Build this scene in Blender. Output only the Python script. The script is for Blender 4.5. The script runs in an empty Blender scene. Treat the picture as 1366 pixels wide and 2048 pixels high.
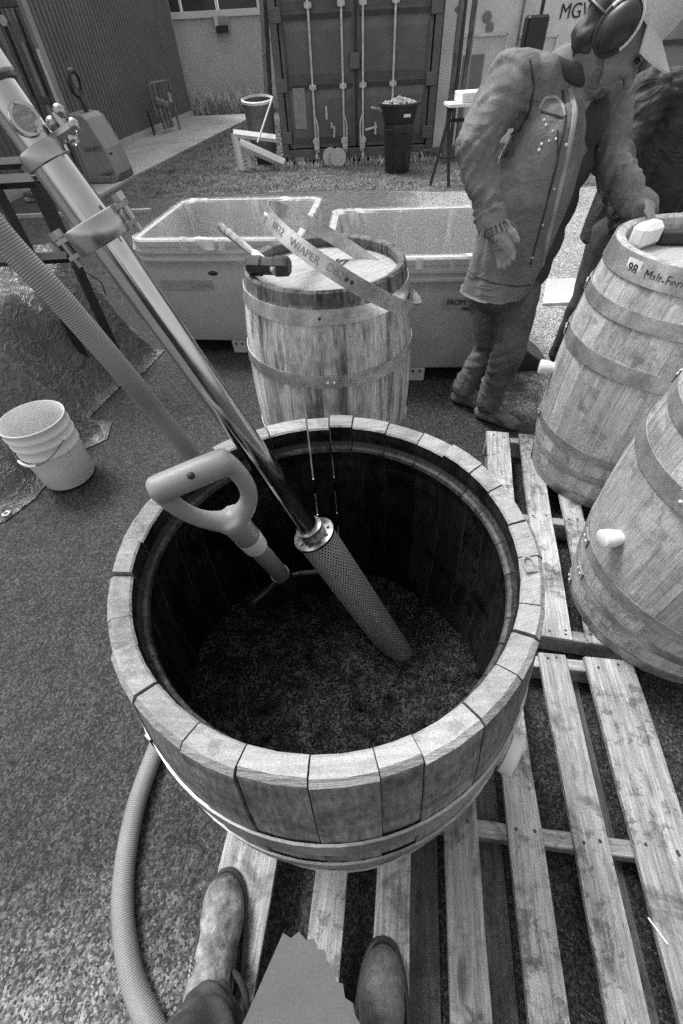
import bpy, bmesh, math, random
from mathutils import Vector, Matrix, noise
from mathutils.bvhtree import BVHTree
from math import sin, cos, pi, radians, sqrt, atan2

random.seed(7)
scene = bpy.context.scene
C = scene.collection

# ------------------------------------------------------------------ camera
FPX, PITCH, ROLL, EYE = 856.0, radians(48.35), radians(3.35), 1.57
cam_d = bpy.data.cameras.new('camera'); cam = bpy.data.objects.new('camera', cam_d); C.objects.link(cam)
_F = Vector((0, cos(PITCH), -sin(PITCH))); _U0 = Vector((0, sin(PITCH), cos(PITCH))); _R0 = Vector((1, 0, 0))
_R = cos(ROLL) * _R0 - sin(ROLL) * _U0; _U = sin(ROLL) * _R0 + cos(ROLL) * _U0
cam.matrix_world = Matrix(((_R.x, _U.x, -_F.x, 0), (_R.y, _U.y, -_F.y, 0), (_R.z, _U.z, -_F.z, EYE), (0, 0, 0, 1)))
cam_d.sensor_fit = 'VERTICAL'; cam_d.sensor_height = 24.0; cam_d.lens = 24.0 * FPX / 2048.0
cam_d.clip_start = 0.02; cam_d.clip_end = 500
scene.camera = cam

# ------------------------------------------------------------------ sky, sun, exposure
SUN_EL, SUN_AZ = radians(60), radians(-48)          # azimuth measured from +Y towards +X
w = bpy.data.worlds.new('World'); scene.world = w; w.use_nodes = True
nt = w.node_tree; nt.nodes.clear()
o_ = nt.nodes.new('ShaderNodeOutputWorld'); b_ = nt.nodes.new('ShaderNodeBackground'); b_.inputs[1].default_value = 0.15
s_ = nt.nodes.new('ShaderNodeTexSky'); s_.sky_type = 'NISHITA'; s_.sun_disc = False
s_.sun_elevation = SUN_EL; s_.sun_rotation = SUN_AZ; s_.dust_density = 4.0
g_ = nt.nodes.new('ShaderNodeRGBToBW')               # black-and-white picture: a neutral overcast sky
nt.links.new(s_.outputs[0], g_.inputs[0]); nt.links.new(g_.outputs[0], b_.inputs[0]); nt.links.new(b_.outputs[0], o_.inputs[0])
sun_d = bpy.data.lights.new('sun', 'SUN'); sun_d.energy = 1.15; sun_d.angle = radians(14)
sun = bpy.data.objects.new('sun', sun_d); C.objects.link(sun)
sd = Vector((sin(SUN_AZ) * cos(SUN_EL), cos(SUN_AZ) * cos(SUN_EL), sin(SUN_EL)))
sun.rotation_euler = sd.to_track_quat('Z', 'Y').to_euler(); sun.location = (0, 0, 12)
vs = scene.view_settings; vs.view_transform = 'Standard'; vs.look = 'None'; vs.exposure = 1.22; vs.gamma = 1.0; vs.use_curve_mapping = False
scene.render.film_transparent = False
scene.cycles.max_bounces = 6
scene.cycles.use_denoising = False

# ------------------------------------------------------------------ survey helpers (picture point -> place)
def ray(px, py): return _F + _R * ((px - 683) / FPX) - _U * ((py - 1024) / FPX)
EYEP = Vector((0, 0, EYE))
def G(px, py, z=0.0):
    r = ray(px, py); return EYEP + r * ((z - EYE) / r.z)
def Y(px, py, y):
    r = ray(px, py); return EYEP + r * (y / r.y)
def D(px, py, d): return EYEP + ray(px, py) * d

# ------------------------------------------------------------------ mesh helpers
class MB:
    def __init__(s): s.v = []; s.f = []; s.m = []; s.s = []
    def add(s, vs, fs, mi=0, sm=False):
        k = len(s.v); s.v += [tuple(x) for x in vs]
        for f in fs: s.f.append([i + k for i in f]); s.m.append(mi); s.s.append(sm)
        return s
    def box(s, c, d, M=None, mi=0):
        x, y, z = d[0] / 2, d[1] / 2, d[2] / 2
        vs = [Vector((sx * x, sy * y, sz * z)) for sx in (-1, 1) for sy in (-1, 1) for sz in (-1, 1)]
        if M is not None: vs = [M @ v for v in vs]
        c = Vector(c); vs = [v + c for v in vs]
        return s.add(vs, [(0, 1, 3, 2), (4, 6, 7, 5), (0, 4, 5, 1), (2, 3, 7, 6), (0, 2, 6, 4), (1, 5, 7, 3)], mi)
    def tube(s, path, rad, n=12, mi=0, caps=True, sm=True, flat=None, closed=False):
        P = [Vector(p) for p in path]; k = len(P)
        R = rad if isinstance(rad, (list, tuple)) else [rad] * k
        vs = []; up = None
        for i, p in enumerate(P):
            if closed: t = P[(i + 1) % k] - P[i - 1]
            else: t = P[min(i + 1, k - 1)] - P[max(i - 1, 0)]
            t = t.normalized() if t.length > 1e-9 else Vector((0, 0, 1))
            if up is None:
                up = Vector((0, 0, 1)) if abs(t.z) < .9 else Vector((0, 1, 0))
            a = (up - t * up.dot(t)).normalized(); b = t.cross(a); up = a
            fa, fb = (flat if flat else (1, 1))
            for j in range(n):
                an = 2 * pi * j / n; vs.append(p + (a * cos(an) * fa + b * sin(an) * fb) * R[i])
        fs = []
        for i in range(k if closed else k - 1):
            i2 = (i + 1) % k
            for j in range(n):
                j2 = (j + 1) % n; fs.append((i * n + j, i * n + j2, i2 * n + j2, i2 * n + j))
        s.add(vs, fs, mi, sm)
        if caps and not closed:
            o = len(s.v) - len(vs)
            s.f.append([o + j for j in range(n)][::-1]); s.m.append(mi); s.s.append(False)
            s.f.append([o + (k - 1) * n + j for j in range(n)]); s.m.append(mi); s.s.append(False)
        return s
    def lathe(s, prof, n=32, mi=0, sm=True, closed=False, a0=0, a1=2 * pi, M=None):
        full = abs(a1 - a0 - 2 * pi) < 1e-6; m = n if full else n + 1; k = len(prof); vs = []
        for i in range(m):
            a = a0 + (a1 - a0) * i / n
            for r, z in prof: vs.append(Vector((r * cos(a), r * sin(a), z)))
        if M is not None: vs = [M @ v for v in vs]
        fs = []
        for i in range(n):
            i2 = (i + 1) % m
            for j in range(k if closed else k - 1):
                j2 = (j + 1) % k; fs.append((i * k + j, i2 * k + j, i2 * k + j2, i * k + j2))
        return s.add(vs, fs, mi, sm)
    def prism(s, poly, thick, M=None, mi=0):
        k = len(poly); vs = [Vector((x, y, 0)) for x, y in poly] + [Vector((x, y, thick)) for x, y in poly]
        if M is not None: vs = [M @ v for v in vs]
        fs = [list(range(k))[::-1], list(range(k, 2 * k))] + [(i, (i + 1) % k, k + (i + 1) % k, k + i) for i in range(k)]
        return s.add(vs, fs, mi)
    def ball(s, c, r, n=10, m=7, mi=0, M=None):
        rx, ry, rz = r if isinstance(r, (list, tuple)) else (r, r, r)
        vs = [Vector((0, 0, rz))]; 
        for i in range(1, m):
            t = pi * i / m
            for j in range(n): vs.append(Vector((rx * sin(t) * cos(2 * pi * j / n), ry * sin(t) * sin(2 * pi * j / n), rz * cos(t))))
        vs.append(Vector((0, 0, -rz)))
        if M is not None: vs = [M @ v for v in vs]
        c = Vector(c); vs = [v + c for v in vs]; fs = []
        for j in range(n): fs.append((0, 1 + j, 1 + (j + 1) % n))
        for i in range(m - 2):
            for j in range(n):
                a = 1 + i * n + j; b = 1 + i * n + (j + 1) % n; fs.append((a, a + n, b + n, b))
        L = len(vs) - 1
        for j in range(n): fs.append((L, 1 + (m - 2) * n + (j + 1) % n, 1 + (m - 2) * n + j))
        return s.add(vs, fs, mi, True)
    def mesh(s, name):
        me = bpy.data.meshes.new(name); me.from_pydata(s.v, [], s.f)
        me.polygons.foreach_set('material_index', s.m); me.polygons.foreach_set('use_smooth', s.s); me.update()
        if any(s.s) and len(s.f) < 60000: me.set_sharp_from_angle(angle=radians(42))
        return me
    def build(s, name, mats, parent=None, loc=None, bevel=0, rot=None):
        me = s.mesh(name)
        for m in (mats if isinstance(mats, (list, tuple)) else [mats]): me.materials.append(m)
        return link(name, me, parent, loc, bevel, rot)

def link(name, me, parent=None, loc=None, bevel=0, rot=None):
    o = bpy.data.objects.new(name, me); C.objects.link(o)
    if parent is not None: o.parent = parent
    if loc is not None: o.location = loc
    if rot is not None: o.rotation_euler = rot
    if bevel:
        b = o.modifiers.new('bevel', 'BEVEL'); b.width = bevel; b.segments = 1; b.limit_method = 'ANGLE'; b.angle_limit = radians(40)
    return o
def tag(o, label, cat, group=None):
    o['label'] = label; o['category'] = cat
    if group: o['group'] = group
    return o
def thing(name, label, cat, loc=(0, 0, 0), rz=0.0, group=None):
    o = bpy.data.objects.new(name, None); C.objects.link(o); o.location = loc; o.rotation_euler = (0, 0, rz); o.empty_display_size = .1
    return tag(o, label, cat, group)
def struct(o, kind='structure'): o['kind'] = kind; return o
def RZ(a): return Matrix.Rotation(a, 4, 'Z')

# ------------------------------------------------------------------ materials (all neutral grey: the picture is black and white)
def newmat(name):
    m = bpy.data.materials.new(name); m.use_nodes = True; n = m.node_tree
    return m, n, n.nodes['Principled BSDF']
def nd(n, t, **kw):
    x = n.nodes.new(t)
    for k, v in kw.items():
        if isinstance(k, str) and k.startswith('i'): x.inputs[int(k[1:])].default_value = v
        else: setattr(x, k, v)
    return x
def val(n, v):
    x = n.nodes.new('ShaderNodeValue'); x.outputs[0].default_value = v; return x.outputs[0]
def math_(n, op, a, b=None, clamp=False):
    x = n.nodes.new('ShaderNodeMath'); x.operation = op; x.use_clamp = clamp
    for i, q in enumerate((a, b)):
        if q is None: continue
        if isinstance(q, (int, float)): x.inputs[i].default_value = q
        else: n.links.new(q, x.inputs[i])
    return x.outputs[0]
def rng(n, v, a, b, c, d, smooth=False):
    x = n.nodes.new('ShaderNodeMapRange'); x.interpolation_type = 'SMOOTHSTEP' if smooth else 'LINEAR'
    n.links.new(v, x.inputs[0])
    for i, q in enumerate((a, b, c, d)): x.inputs[i + 1].default_value = q
    return x.outputs[0]
def coord(n, scale=(1, 1, 1), rnd=True, kind='Object'):
    t = n.nodes.new('ShaderNodeTexCoord'); mp = n.nodes.new('ShaderNodeMapping'); mp.inputs['Scale'].default_value = scale
    n.links.new(t.outputs[kind], mp.inputs[0])
    if rnd:
        oi = n.nodes.new('ShaderNodeObjectInfo'); q = math_(n, 'MULTIPLY', oi.outputs['Random'], 37.0)
        n.links.new(q, mp.inputs['Location'])
    return mp.outputs[0]
def noise_(n, vec, scale=1.0, detail=5, rough=.55, dist=0.0):
    x = n.nodes.new('ShaderNodeTexNoise'); x.inputs['Scale'].default_value = scale; x.inputs['Detail'].default_value = detail
    x.inputs['Roughness'].default_value = rough; x.inputs['Distortion'].default_value = dist
    n.links.new(vec, x.inputs['Vector']); return x.outputs[0]
def setgrey(n, p, v, sock='Base Color'): n.links.new(v, p.inputs[sock])
def bump(n, p, h, strength=.3, dist=.01):
    b = n.nodes.new('ShaderNodeBump'); b.inputs['Strength'].default_value = strength; b.inputs['Distance'].default_value = dist
    n.links.new(h, b.inputs['Height']); n.links.new(b.outputs[0], p.inputs['Normal'])

def plain(name, base, var=.15, scale=8, rough=.6, metal=0, bmp=.1, bdist=.004, fine=60, spec=.5, finevar=.12, rnd=True):
    m, n, p = newmat(name); v = coord(n, rnd=rnd)
    a = noise_(n, v, scale, 5); f = noise_(n, v, fine, 4, .7)
    x = math_(n, 'MULTIPLY', rng(n, a, .32, .68, 1 - var, 1 + var), rng(n, f, .32, .68, 1 - finevar, 1 + finevar))
    setgrey(n, p, math_(n, 'MULTIPLY', x, base)); p.inputs['Roughness'].default_value = rough; p.inputs['Metallic'].default_value = metal
    p.inputs['Specular IOR Level'].default_value = spec
    if bmp: bump(n, p, f, bmp, bdist)
    return m

def cloth(name, base, var, fold=22, strength=.8):
    m, n, p = newmat(name); v = coord(n); a = noise_(n, v, 7, 5); f = noise_(n, v, 240, 3, .7); w_ = noise_(n, coord(n, (1, 1, 1.7)), fold, 2.5, .45, 1.6)
    rd = math_(n, 'ABSOLUTE', math_(n, 'SUBTRACT', w_, .5)); wr_ = rng(n, rd, 0, .05, 1.12, .98)
    x = math_(n, 'MULTIPLY', math_(n, 'MULTIPLY', rng(n, a, .32, .68, 1 - var, 1 + var), rng(n, f, .32, .68, .8, 1.2)), wr_)
    setgrey(n, p, math_(n, 'MULTIPLY', x, base)); p.inputs['Roughness'].default_value = .95; p.inputs['Specular IOR Level'].default_value = .15
    bump(n, p, math_(n, 'ADD', math_(n, 'MULTIPLY', rd, -2.2), math_(n, 'MULTIPLY', f, .12)), strength, .02)
    return m
def wood(name, base, axis='Z', dark=.45, smudge=.5, rand=.22, streak=.0, rough=.7, band=0.0, fine=170, topstain=None, flake=False, knots=False, fc=1.0):
    m, n, p = newmat(name)
    sc = {'X': (1.6, 26, 26), 'Y': (26, 1.6, 26), 'Z': (26, 26, 1.6)}[axis]
    v = coord(n, sc); vf = coord(n, tuple(q * fine / 26 for q in sc)); vs_ = coord(n, (1, 1, 1))
    a = noise_(n, v, 1.0, 6, .6, .6); f = noise_(n, vf, 1.0, 4, .65)
    x = rng(n, a, .3, .72, 1 - dark, 1.12)
    x = math_(n, 'MULTIPLY', x, rng(n, f, .33, .67, 1 - .38 * fc, 1 + .28 * fc))
    g2 = noise_(n, coord(n), 420, 2, .6); x = math_(n, 'MULTIPLY', x, rng(n, g2, .3, .7, .84, 1.16))
    if smudge:
        s1 = noise_(n, vs_, 9.0, 5, .65, .5); x = math_(n, 'MULTIPLY', x, rng(n, s1, .50, .66, 1.0, 1 - smudge, True))
        s5 = noise_(n, vs_, 34.0, 4, .7, .4); s6 = noise_(n, vs_, 5.0, 2, .5)
        x = math_(n, 'MULTIPLY', x, rng(n, math_(n, 'ADD', s5, math_(n, 'MULTIPLY', math_(n, 'SUBTRACT', s6, .5), .8)), .58, .68, 1.0, 1 - smudge * .9, True))
        s2 = noise_(n, vs_, 2.2, 3, .5); x = math_(n, 'MULTIPLY', x, rng(n, s2, .3, .7, .86, 1.1))
    if knots:        # knots: dark eyes with grain swept round them
        kv = nd(n, 'ShaderNodeTexVoronoi'); kv.inputs['Scale'].default_value = 1.0
        n.links.new(coord(n, {'X': (2.3, 9, 9), 'Y': (9, 2.3, 9), 'Z': (9, 9, 2.3)}[axis]), kv.inputs['Vector'])
        x = math_(n, 'MULTIPLY', x, rng(n, kv.outputs['Distance'], .05, .15, .35, 1.0, True))
    if streak:
        v3 = coord(n, tuple({True: q * .32, False: q * .55}[q > 5] for q in sc)); s3 = noise_(n, v3, 1.0, 4, .7, .2)
        x = math_(n, 'MULTIPLY', x, rng(n, s3, .5, .62, 1.0, 1 - streak, True))
    if band:
        v4 = coord(n, (1.2, 1.2, 22), rnd=False); s4 = noise_(n, v4, 1.0, 4, .6, .3)
        x = math_(n, 'MULTIPLY', x, rng(n, s4, .35, .68, 1 + band * .3, 1 - band))
    if topstain:     # old grime where a hoop once sat, with ragged drips below it
        sz = n.nodes.new('ShaderNodeSeparateXYZ'); n.links.new(coord(n, rnd=False), sz.inputs[0]); dr = noise_(n, coord(n, (30, 30, 5)), 1.0, 5, .65)
        e = math_(n, 'ADD', sz.outputs[2], math_(n, 'MULTIPLY', math_(n, 'SUBTRACT', dr, .5), .09))
        x = math_(n, 'MULTIPLY', x, rng(n, e, topstain[0], topstain[1], 1.0, topstain[2], True))
    if flake:        # short bright medullary flecks of quarter-sawn oak
        fl = noise_(n, coord(n, (70, 70, 22)), 1.0, 3, .6, 1.5); x = math_(n, 'MULTIPLY', x, rng(n, fl, .58, .70, 1.0, 1.35, True))
    oi = n.nodes.new('ShaderNodeObjectInfo')
    x = math_(n, 'MULTIPLY', x, rng(n, oi.outputs['Random'], 0, 1, 1 - rand, 1 + rand))
    setgrey(n, p, math_(n, 'MULTIPLY', x, base)); p.inputs['Roughness'].default_value = rough
    p.inputs['Specular IOR Level'].default_value = .3
    bump(n, p, math_(n, 'ADD', a, math_(n, 'MULTIPLY', f, 1.4)), .6, .004)
    return m

def steel(name, base=.75, rough=.14, streak=True, var=.12):
    m, n, p = newmat(name); v = coord(n, (30, 30, 30)); a = noise_(n, v, 1.0, 5, .7)
    setgrey(n, p, rng(n, a, .3, .7, base * (1 - var), base * (1 + var)))
    p.inputs['Metallic'].default_value = 1.0
    n.links.new(rng(n, a, .3, .75, rough * .7, rough * 1.6), p.inputs['Roughness'])
    return m

M = {}
M['pallet'] = wood('pallet_wood', .45, 'Y', .5, .55, .2, knots=True)
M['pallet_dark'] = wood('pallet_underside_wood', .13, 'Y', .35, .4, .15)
M['stringer'] = wood('pallet_stringer_wood', .36, 'X', .35, .4, .12)
M['oak'] = wood('oak_stave', .30, 'Z', .42, .32, .14, band=.42)
M['oak_old'] = wood('stained_oak_stave', .56, 'Z', .35, .3, .16, streak=.72, topstain=(.925, .955, .28))
M['oak_new'] = wood('clean_oak_stave', .52, 'Z', .26, .32, .2, flake=True, fc=.6)
M['oak_end'] = wood('sawn_oak_end', .32, 'X', .14, .3, .16, fc=.5)
M['oak_ridge'] = wood('grimy_croze_edge', .10, 'Z', .7, .7, .1, rough=.5)
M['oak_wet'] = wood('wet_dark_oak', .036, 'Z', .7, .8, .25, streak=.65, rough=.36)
M['head'] = wood('barrel_head_oak', .38, 'X', .10, .12, .05, fc=.3)
M['plank'] = wood('old_plank_wood', .16, 'Z', .5, .4, .1)
M['handle'] = wood('hammer_handle_wood', .38, 'Z', .45, .55, .0)
M['nail'] = plain('rusty_nail', .03, bmp=0)
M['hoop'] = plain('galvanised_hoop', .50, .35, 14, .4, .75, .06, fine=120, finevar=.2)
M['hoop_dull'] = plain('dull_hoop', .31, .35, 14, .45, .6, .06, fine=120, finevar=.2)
M['steel'] = steel('polished_steel', .48, .13)
M['steel2'] = steel('brushed_steel', .42, .26)
M['castiron'] = plain('dark_iron', .035, .3, 20, .45, .3, .1)
M['white_pl'] = plain('white_plastic', .72, .08, 6, .4, 0, .02, finevar=.04)
M['tub'] = plain('tub_plastic', .44, .12, 4, .45, 0, .03, finevar=.05)
M['hose'] = plain('hose_plastic', .36, .1, 6, .35, 0, .0, finevar=.06)
M['fork_pl'] = plain('grey_fork_plastic', .27, .08, 8, .45, 0, .12, .001, fine=400, finevar=.08)
M['black_pl'] = plain('black_plastic', .022, .25, 8, .45)
M['black_metal'] = plain('black_frame_metal', .016, .3, 12, .5)
M['paper'] = plain('paper_label', .75, .05, 10, .7, bmp=0)
M['ink'] = plain('black_ink', .02, .1, 10, .8, bmp=0)
M['ink_grey'] = plain('faded_ink', .24, .3, 40, .8, bmp=0)
M['container'] = plain('container_paint', .125, .22, 3, .55, 0, .08, fine=40)
M['container_dark'] = plain('container_seam', .045, .2, 6, .6)
M['lockbar'] = plain('galvanised_lock_bar', .62, .2, 12, .5, .1, .05)
M['placard'] = plain('faded_placard', .27, .15, 20, .6, bmp=0)
M['lightpaint'] = plain('light_container_paint', .70, .16, 2.5, .55, 0, .05)
M['greypaint'] = plain('grey_container_paint', .22, .16, 2.5, .55, 0, .05)
M['render'] = plain('rendered_wall', .58, .06, 1.5, .9, 0, .4, .01, fine=30, finevar=.12)
M['cladding'] = plain('dark_cladding', .145, .12, 1.5, .5, 0, .0)
M['trim'] = plain('pale_trim', .45, .1, 4, .6, 0, 0)
M['whitepaint'] = plain('white_paint', .75, .06, 4, .5, 0, 0)
M['concrete'] = plain('concrete_path', .46, .16, 1.6, .9, 0, .5, .01, fine=45, finevar=.2)
M['pipe_grey'] = plain('painted_pipe', .22, .3, 12, .5, .3)
M['stacker'] = plain('stacker_paint', .30, .1, 4, .4, 0, 0)
M['stacker_dk'] = plain('stacker_dark', .15, .2, 6, .5, .2)
M['stacker_wet'] = plain('wet_grimy_steel', .05, .5, 30, .4, .2, .2)
M['tarp'] = None
M['denim'] = cloth('denim', .12, .35, 8, .32)
M['denim2'] = plain('dark_denim', .075, .3, 9, .95, 0, .5, .002, fine=260, spec=.15, finevar=.2)
M['canvas'] = cloth('worn_canvas_jacket', .175, .25, 6.5, .32)
M['canvas_lt'] = plain('worn_jacket_edge', .30, .25, 12, .95, 0, .4, .003, fine=220, spec=.15)
M['hoodie'] = plain('dark_hoodie', .055, .3, 8, .95, 0, .4, .003, fine=200, spec=.15)
M['nylon'] = cloth('black_nylon', .045, .3, 6, .5); M['nylon'].node_tree.nodes['Principled BSDF'].inputs['Roughness'].default_value = .5
M['beard'] = plain('grizzled_beard', .13, .4, 40, .8, 0, .6, .004, fine=200, finevar=.4)
M['skin'] = plain('skin', .22, .12, 10, .55, 0, .1, fine=90)
M['hair'] = plain('hair', .05, .3, 30, .7)
M['glove'] = plain('worn_glove', .30, .4, 18, .85, 0, .4, .003, fine=180)
M['cap'] = plain('pale_cap', .55, .08, 8, .9, 0, .3, .002, fine=200, spec=.2)
M['leather'] = plain('dusty_boot_leather', .15, .75, 17, .62, 0, .8, .004, fine=70, finevar=.5)
M['leather2'] = plain('dark_boot_leather', .085, .4, 14, .5, 0, .6, .003, fine=80, finevar=.35)
M['rubber'] = plain('boot_rubber', .025, .2, 10, .6)
M['card'] = plain('grey_card', .20, .14, 5, .85, 0, .2, .002, fine=160, finevar=.10)
M['mash'] = plain('spent_grain', .008, .6, 30, .2, 0, 1.0, .01, fine=140, finevar=.7)
M['husk'] = plain('grain_husk', .045, .95, 30, .18, 0, 0, rnd=True)
M['liner'] = None

# translucent plastic liner
m, n, p = newmat('clear_plastic_liner'); v = coord(n, (9, 9, 1.6)); a = noise_(n, v, 1.0, 4, .6, .8)
tr = n.nodes.new('ShaderNodeBsdfTransparent'); mx = n.nodes.new('ShaderNodeMixShader')
p.inputs['Base Color'].default_value = (.72, .72, .72, 1); p.inputs['Roughness'].default_value = .3
n.links.new(rng(n, a, .50, .70, .14, .75, True), mx.inputs[0]); n.links.new(tr.outputs[0], mx.inputs[1]); n.links.new(p.outputs[0], mx.inputs[2])
n.links.new(mx.outputs[0], n.nodes['Material Output'].inputs[0]); bump(n, p, a, .4, .02); M['liner'] = m

# tarp: woven plastic with fine creases
m, n, p = newmat('woven_tarp'); v = coord(n, (1, 1, 1), rnd=False)
a = noise_(n, v, 5, 6, .6, 1.0); f = noise_(n, v, 30, 5, .7, 2.0); vo = nd(n, 'ShaderNodeTexVoronoi'); vo.feature = 'DISTANCE_TO_EDGE'; vo.inputs['Scale'].default_value = 13
n.links.new(v, vo.inputs['Vector'])
x = math_(n, 'MULTIPLY', rng(n, a, .3, .7, .085, .13), rng(n, f, .3, .75, .88, 1.15))
r1_ = math_(n, 'ABSOLUTE', math_(n, 'SUBTRACT', noise_(n, v, 7, 6, .62, 1.8), .5)); mk = noise_(n, v, 3.2, 3, .6)
x = math_(n, 'ADD', x, math_(n, 'MULTIPLY', math_(n, 'MULTIPLY', rng(n, r1_, 0, .014, 1, 0), rng(n, mk, .5, .6, 0, 1, True)), .30)); setgrey(n, p, x)
p.inputs['Roughness'].default_value = .24
p.inputs['Specular IOR Level'].default_value = .8
rd = math_(n, 'ABSOLUTE', math_(n, 'SUBTRACT', noise_(n, v, 9, 5, .6, 1.4), .5))
bump(n, p, math_(n, 'ADD', math_(n, 'MULTIPLY', rd, 2.0), math_(n, 'MULTIPLY', f, .06)), .8, .03); M['tarp'] = m

# asphalt: stony, with paler soft-edged areas near left, right and far off
m, n, p = newmat('asphalt'); v = coord(n, (1, 1, 1), rnd=False)
vo = nd(n, 'ShaderNodeTexVoronoi'); vo.inputs['Scale'].default_value = 150; n.links.new(v, vo.inputs['Vector'])
bw = nd(n, 'ShaderNodeRGBToBW'); n.links.new(vo.outputs['Color'], bw.inputs[0])
big = noise_(n, v, 1.3, 5, .6); mid = noise_(n, v, 14, 5, .7); fin = noise_(n, v, 260, 3, .7)
sx = nd(n, 'ShaderNodeSeparateXYZ'); n.links.new(v, sx.inputs[0]); X_, Y_ = sx.outputs[0], sx.outputs[1]
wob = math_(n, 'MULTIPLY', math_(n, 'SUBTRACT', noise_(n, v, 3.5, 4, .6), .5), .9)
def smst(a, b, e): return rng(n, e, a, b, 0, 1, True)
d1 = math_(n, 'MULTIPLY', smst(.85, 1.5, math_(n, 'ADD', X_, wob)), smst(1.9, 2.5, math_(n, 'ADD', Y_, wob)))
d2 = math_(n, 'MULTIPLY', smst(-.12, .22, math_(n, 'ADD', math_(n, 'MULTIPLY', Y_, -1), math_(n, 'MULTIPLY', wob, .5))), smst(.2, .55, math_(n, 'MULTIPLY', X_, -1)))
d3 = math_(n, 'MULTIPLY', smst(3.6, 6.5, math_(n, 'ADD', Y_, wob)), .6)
pale_mask = math_(n, 'MAXIMUM', d1, math_(n, 'MAXIMUM', d2, d3))
alb = math_(n, 'ADD', rng(n, pale_mask, 0, 1, .029, .12), math_(n, 'MULTIPLY', d1, .10))
pw_ = math_(n, 'POWER', bw.outputs[0], 2.2)
x = math_(n, 'MULTIPLY', alb, rng(n, pw_, 0, .7, .35, 2.6))
x = math_(n, 'MULTIPLY', x, rng(n, mid, .33, .67, .75, 1.25)); x = math_(n, 'MULTIPLY', x, rng(n, big, .3, .7, .8, 1.15)); x = math_(n, 'MULTIPLY', x, rng(n, fin, .33, .67, .6, 1.4))
stn = noise_(n, v, 2.6, 6, .7, .8); x = math_(n, 'MULTIPLY', x, rng(n, stn, .58, .70, 1.0, .65, True))
ck = nd(n, 'ShaderNodeTexVoronoi'); ck.feature = 'DISTANCE_TO_EDGE'; ck.inputs['Scale'].default_value = .9
wv_ = nd(n, 'ShaderNodeVectorMath'); wv_.operation = 'ADD'; nn_ = nd(n, 'ShaderNodeTexNoise'); nn_.inputs['Scale'].default_value = 3.0; nn_.inputs['Detail'].default_value = 6; n.links.new(v, nn_.inputs['Vector']); n.links.new(v, wv_.inputs[0]); n.links.new(nn_.outputs['Color'], wv_.inputs[1]); n.links.new(wv_.outputs[0], ck.inputs['Vector'])
x = math_(n, 'MULTIPLY', x, rng(n, ck.outputs['Distance'], .0, .006, .35, 1.0)); setgrey(n, p, x)
n.links.new(rng(n, pale_mask, 0, 1, .6, .9), p.inputs['Roughness']); p.inputs['Specular IOR Level'].default_value = .22
bump(n, p, math_(n, 'ADD', math_(n, 'MULTIPLY', vo.outputs['Distance'], -.8), math_(n, 'MULTIPLY', fin, .8)), .8, .003); M['asphalt'] = m
M['stone'] = plain('loose_stone_chips', .10, .8, 45, .7, bmp=0, finevar=.4)
M['turf'] = plain('turf_soil', .15, .35, 5, .95, 0, .8, .02, fine=50, finevar=.4)
M['grass'] = plain('grass_blades', .25, .5, 2.5, .7, 0, 0, fine=30, finevar=.3)

# perforated screen: real alpha holes
m, n, p = newmat('perforated_steel'); tc = nd(n, 'ShaderNodeTexCoord'); mp = nd(n, 'ShaderNodeMapping'); n.links.new(tc.outputs['UV'], mp.inputs[0])
sx = nd(n, 'ShaderNodeSeparateXYZ'); n.links.new(mp.outputs[0], sx.inputs[0])
def fract(v): return math_(n, 'FRACT', v)
iy = math_(n, 'FLOOR', sx.outputs[1]); off = math_(n, 'MULTIPLY', math_(n, 'MODULO', iy, 2.0), .5)
fx = math_(n, 'SUBTRACT', fract(math_(n, 'ADD', sx.outputs[0], off)), .5); fy = math_(n, 'SUBTRACT', fract(sx.outputs[1]), .5)
rr = math_(n, 'SQRT', math_(n, 'ADD', math_(n, 'MULTIPLY', fx, fx), math_(n, 'MULTIPLY', fy, fy)))
p.inputs['Metallic'].default_value = .45; p.inputs['Roughness'].default_value = .36; p.inputs['Base Color'].default_value = (.92, .85, .85, 1)
n.links.new(rng(n, rr, .29, .34, 0, 1), p.inputs['Alpha']); M['perf'] = m
# corrugated suction hose: faint rings
m, n, p = newmat('ribbed_suction_hose'); tc = nd(n, 'ShaderNodeTexCoord'); sx = nd(n, 'ShaderNodeSeparateXYZ'); n.links.new(tc.outputs['UV'], sx.inputs[0])
wv = math_(n, 'SINE', math_(n, 'MULTIPLY', sx.outputs[1], 2 * pi))
v = coord(n); a = noise_(n, v, 5, 4)
setgrey(n, p, math_(n, 'MULTIPLY', rng(n, wv, -1, 1, .20, .27), rng(n, a, .3, .7, .8, 1.15))); p.inputs['Roughness'].default_value = .35
bump(n, p, wv, .4, .003); M['ribhose'] = m

# ------------------------------------------------------------------ text helper: letters as thin flat meshes
def text_mesh(s, size, flow=None, mats=None, thick=0.0006, bold=0.0):
    cu = bpy.data.curves.new('letters', 'FONT'); cu.body = s; cu.size = size; cu.align_x = 'LEFT'; cu.extrude = thick; cu.resolution_u = 3; cu.offset = bold
    o = bpy.data.objects.new('letters', cu); C.objects.link(o)
    dg = bpy.context.evaluated_depsgraph_get(); me = bpy.data.meshes.new_from_object(o.evaluated_get(dg))
    bpy.data.objects.remove(o); bpy.data.curves.remove(cu)
    if flow:
        for v in me.vertices: v.co = flow(v.co)
    me.materials.clear(); me.materials.append(mats or M['ink']); return me

# ================================================================== SETTING
mb = MB(); N = 60
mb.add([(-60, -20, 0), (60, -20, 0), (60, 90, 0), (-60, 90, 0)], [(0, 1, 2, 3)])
struct(mb.build('asphalt_ground', M['asphalt']))
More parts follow.
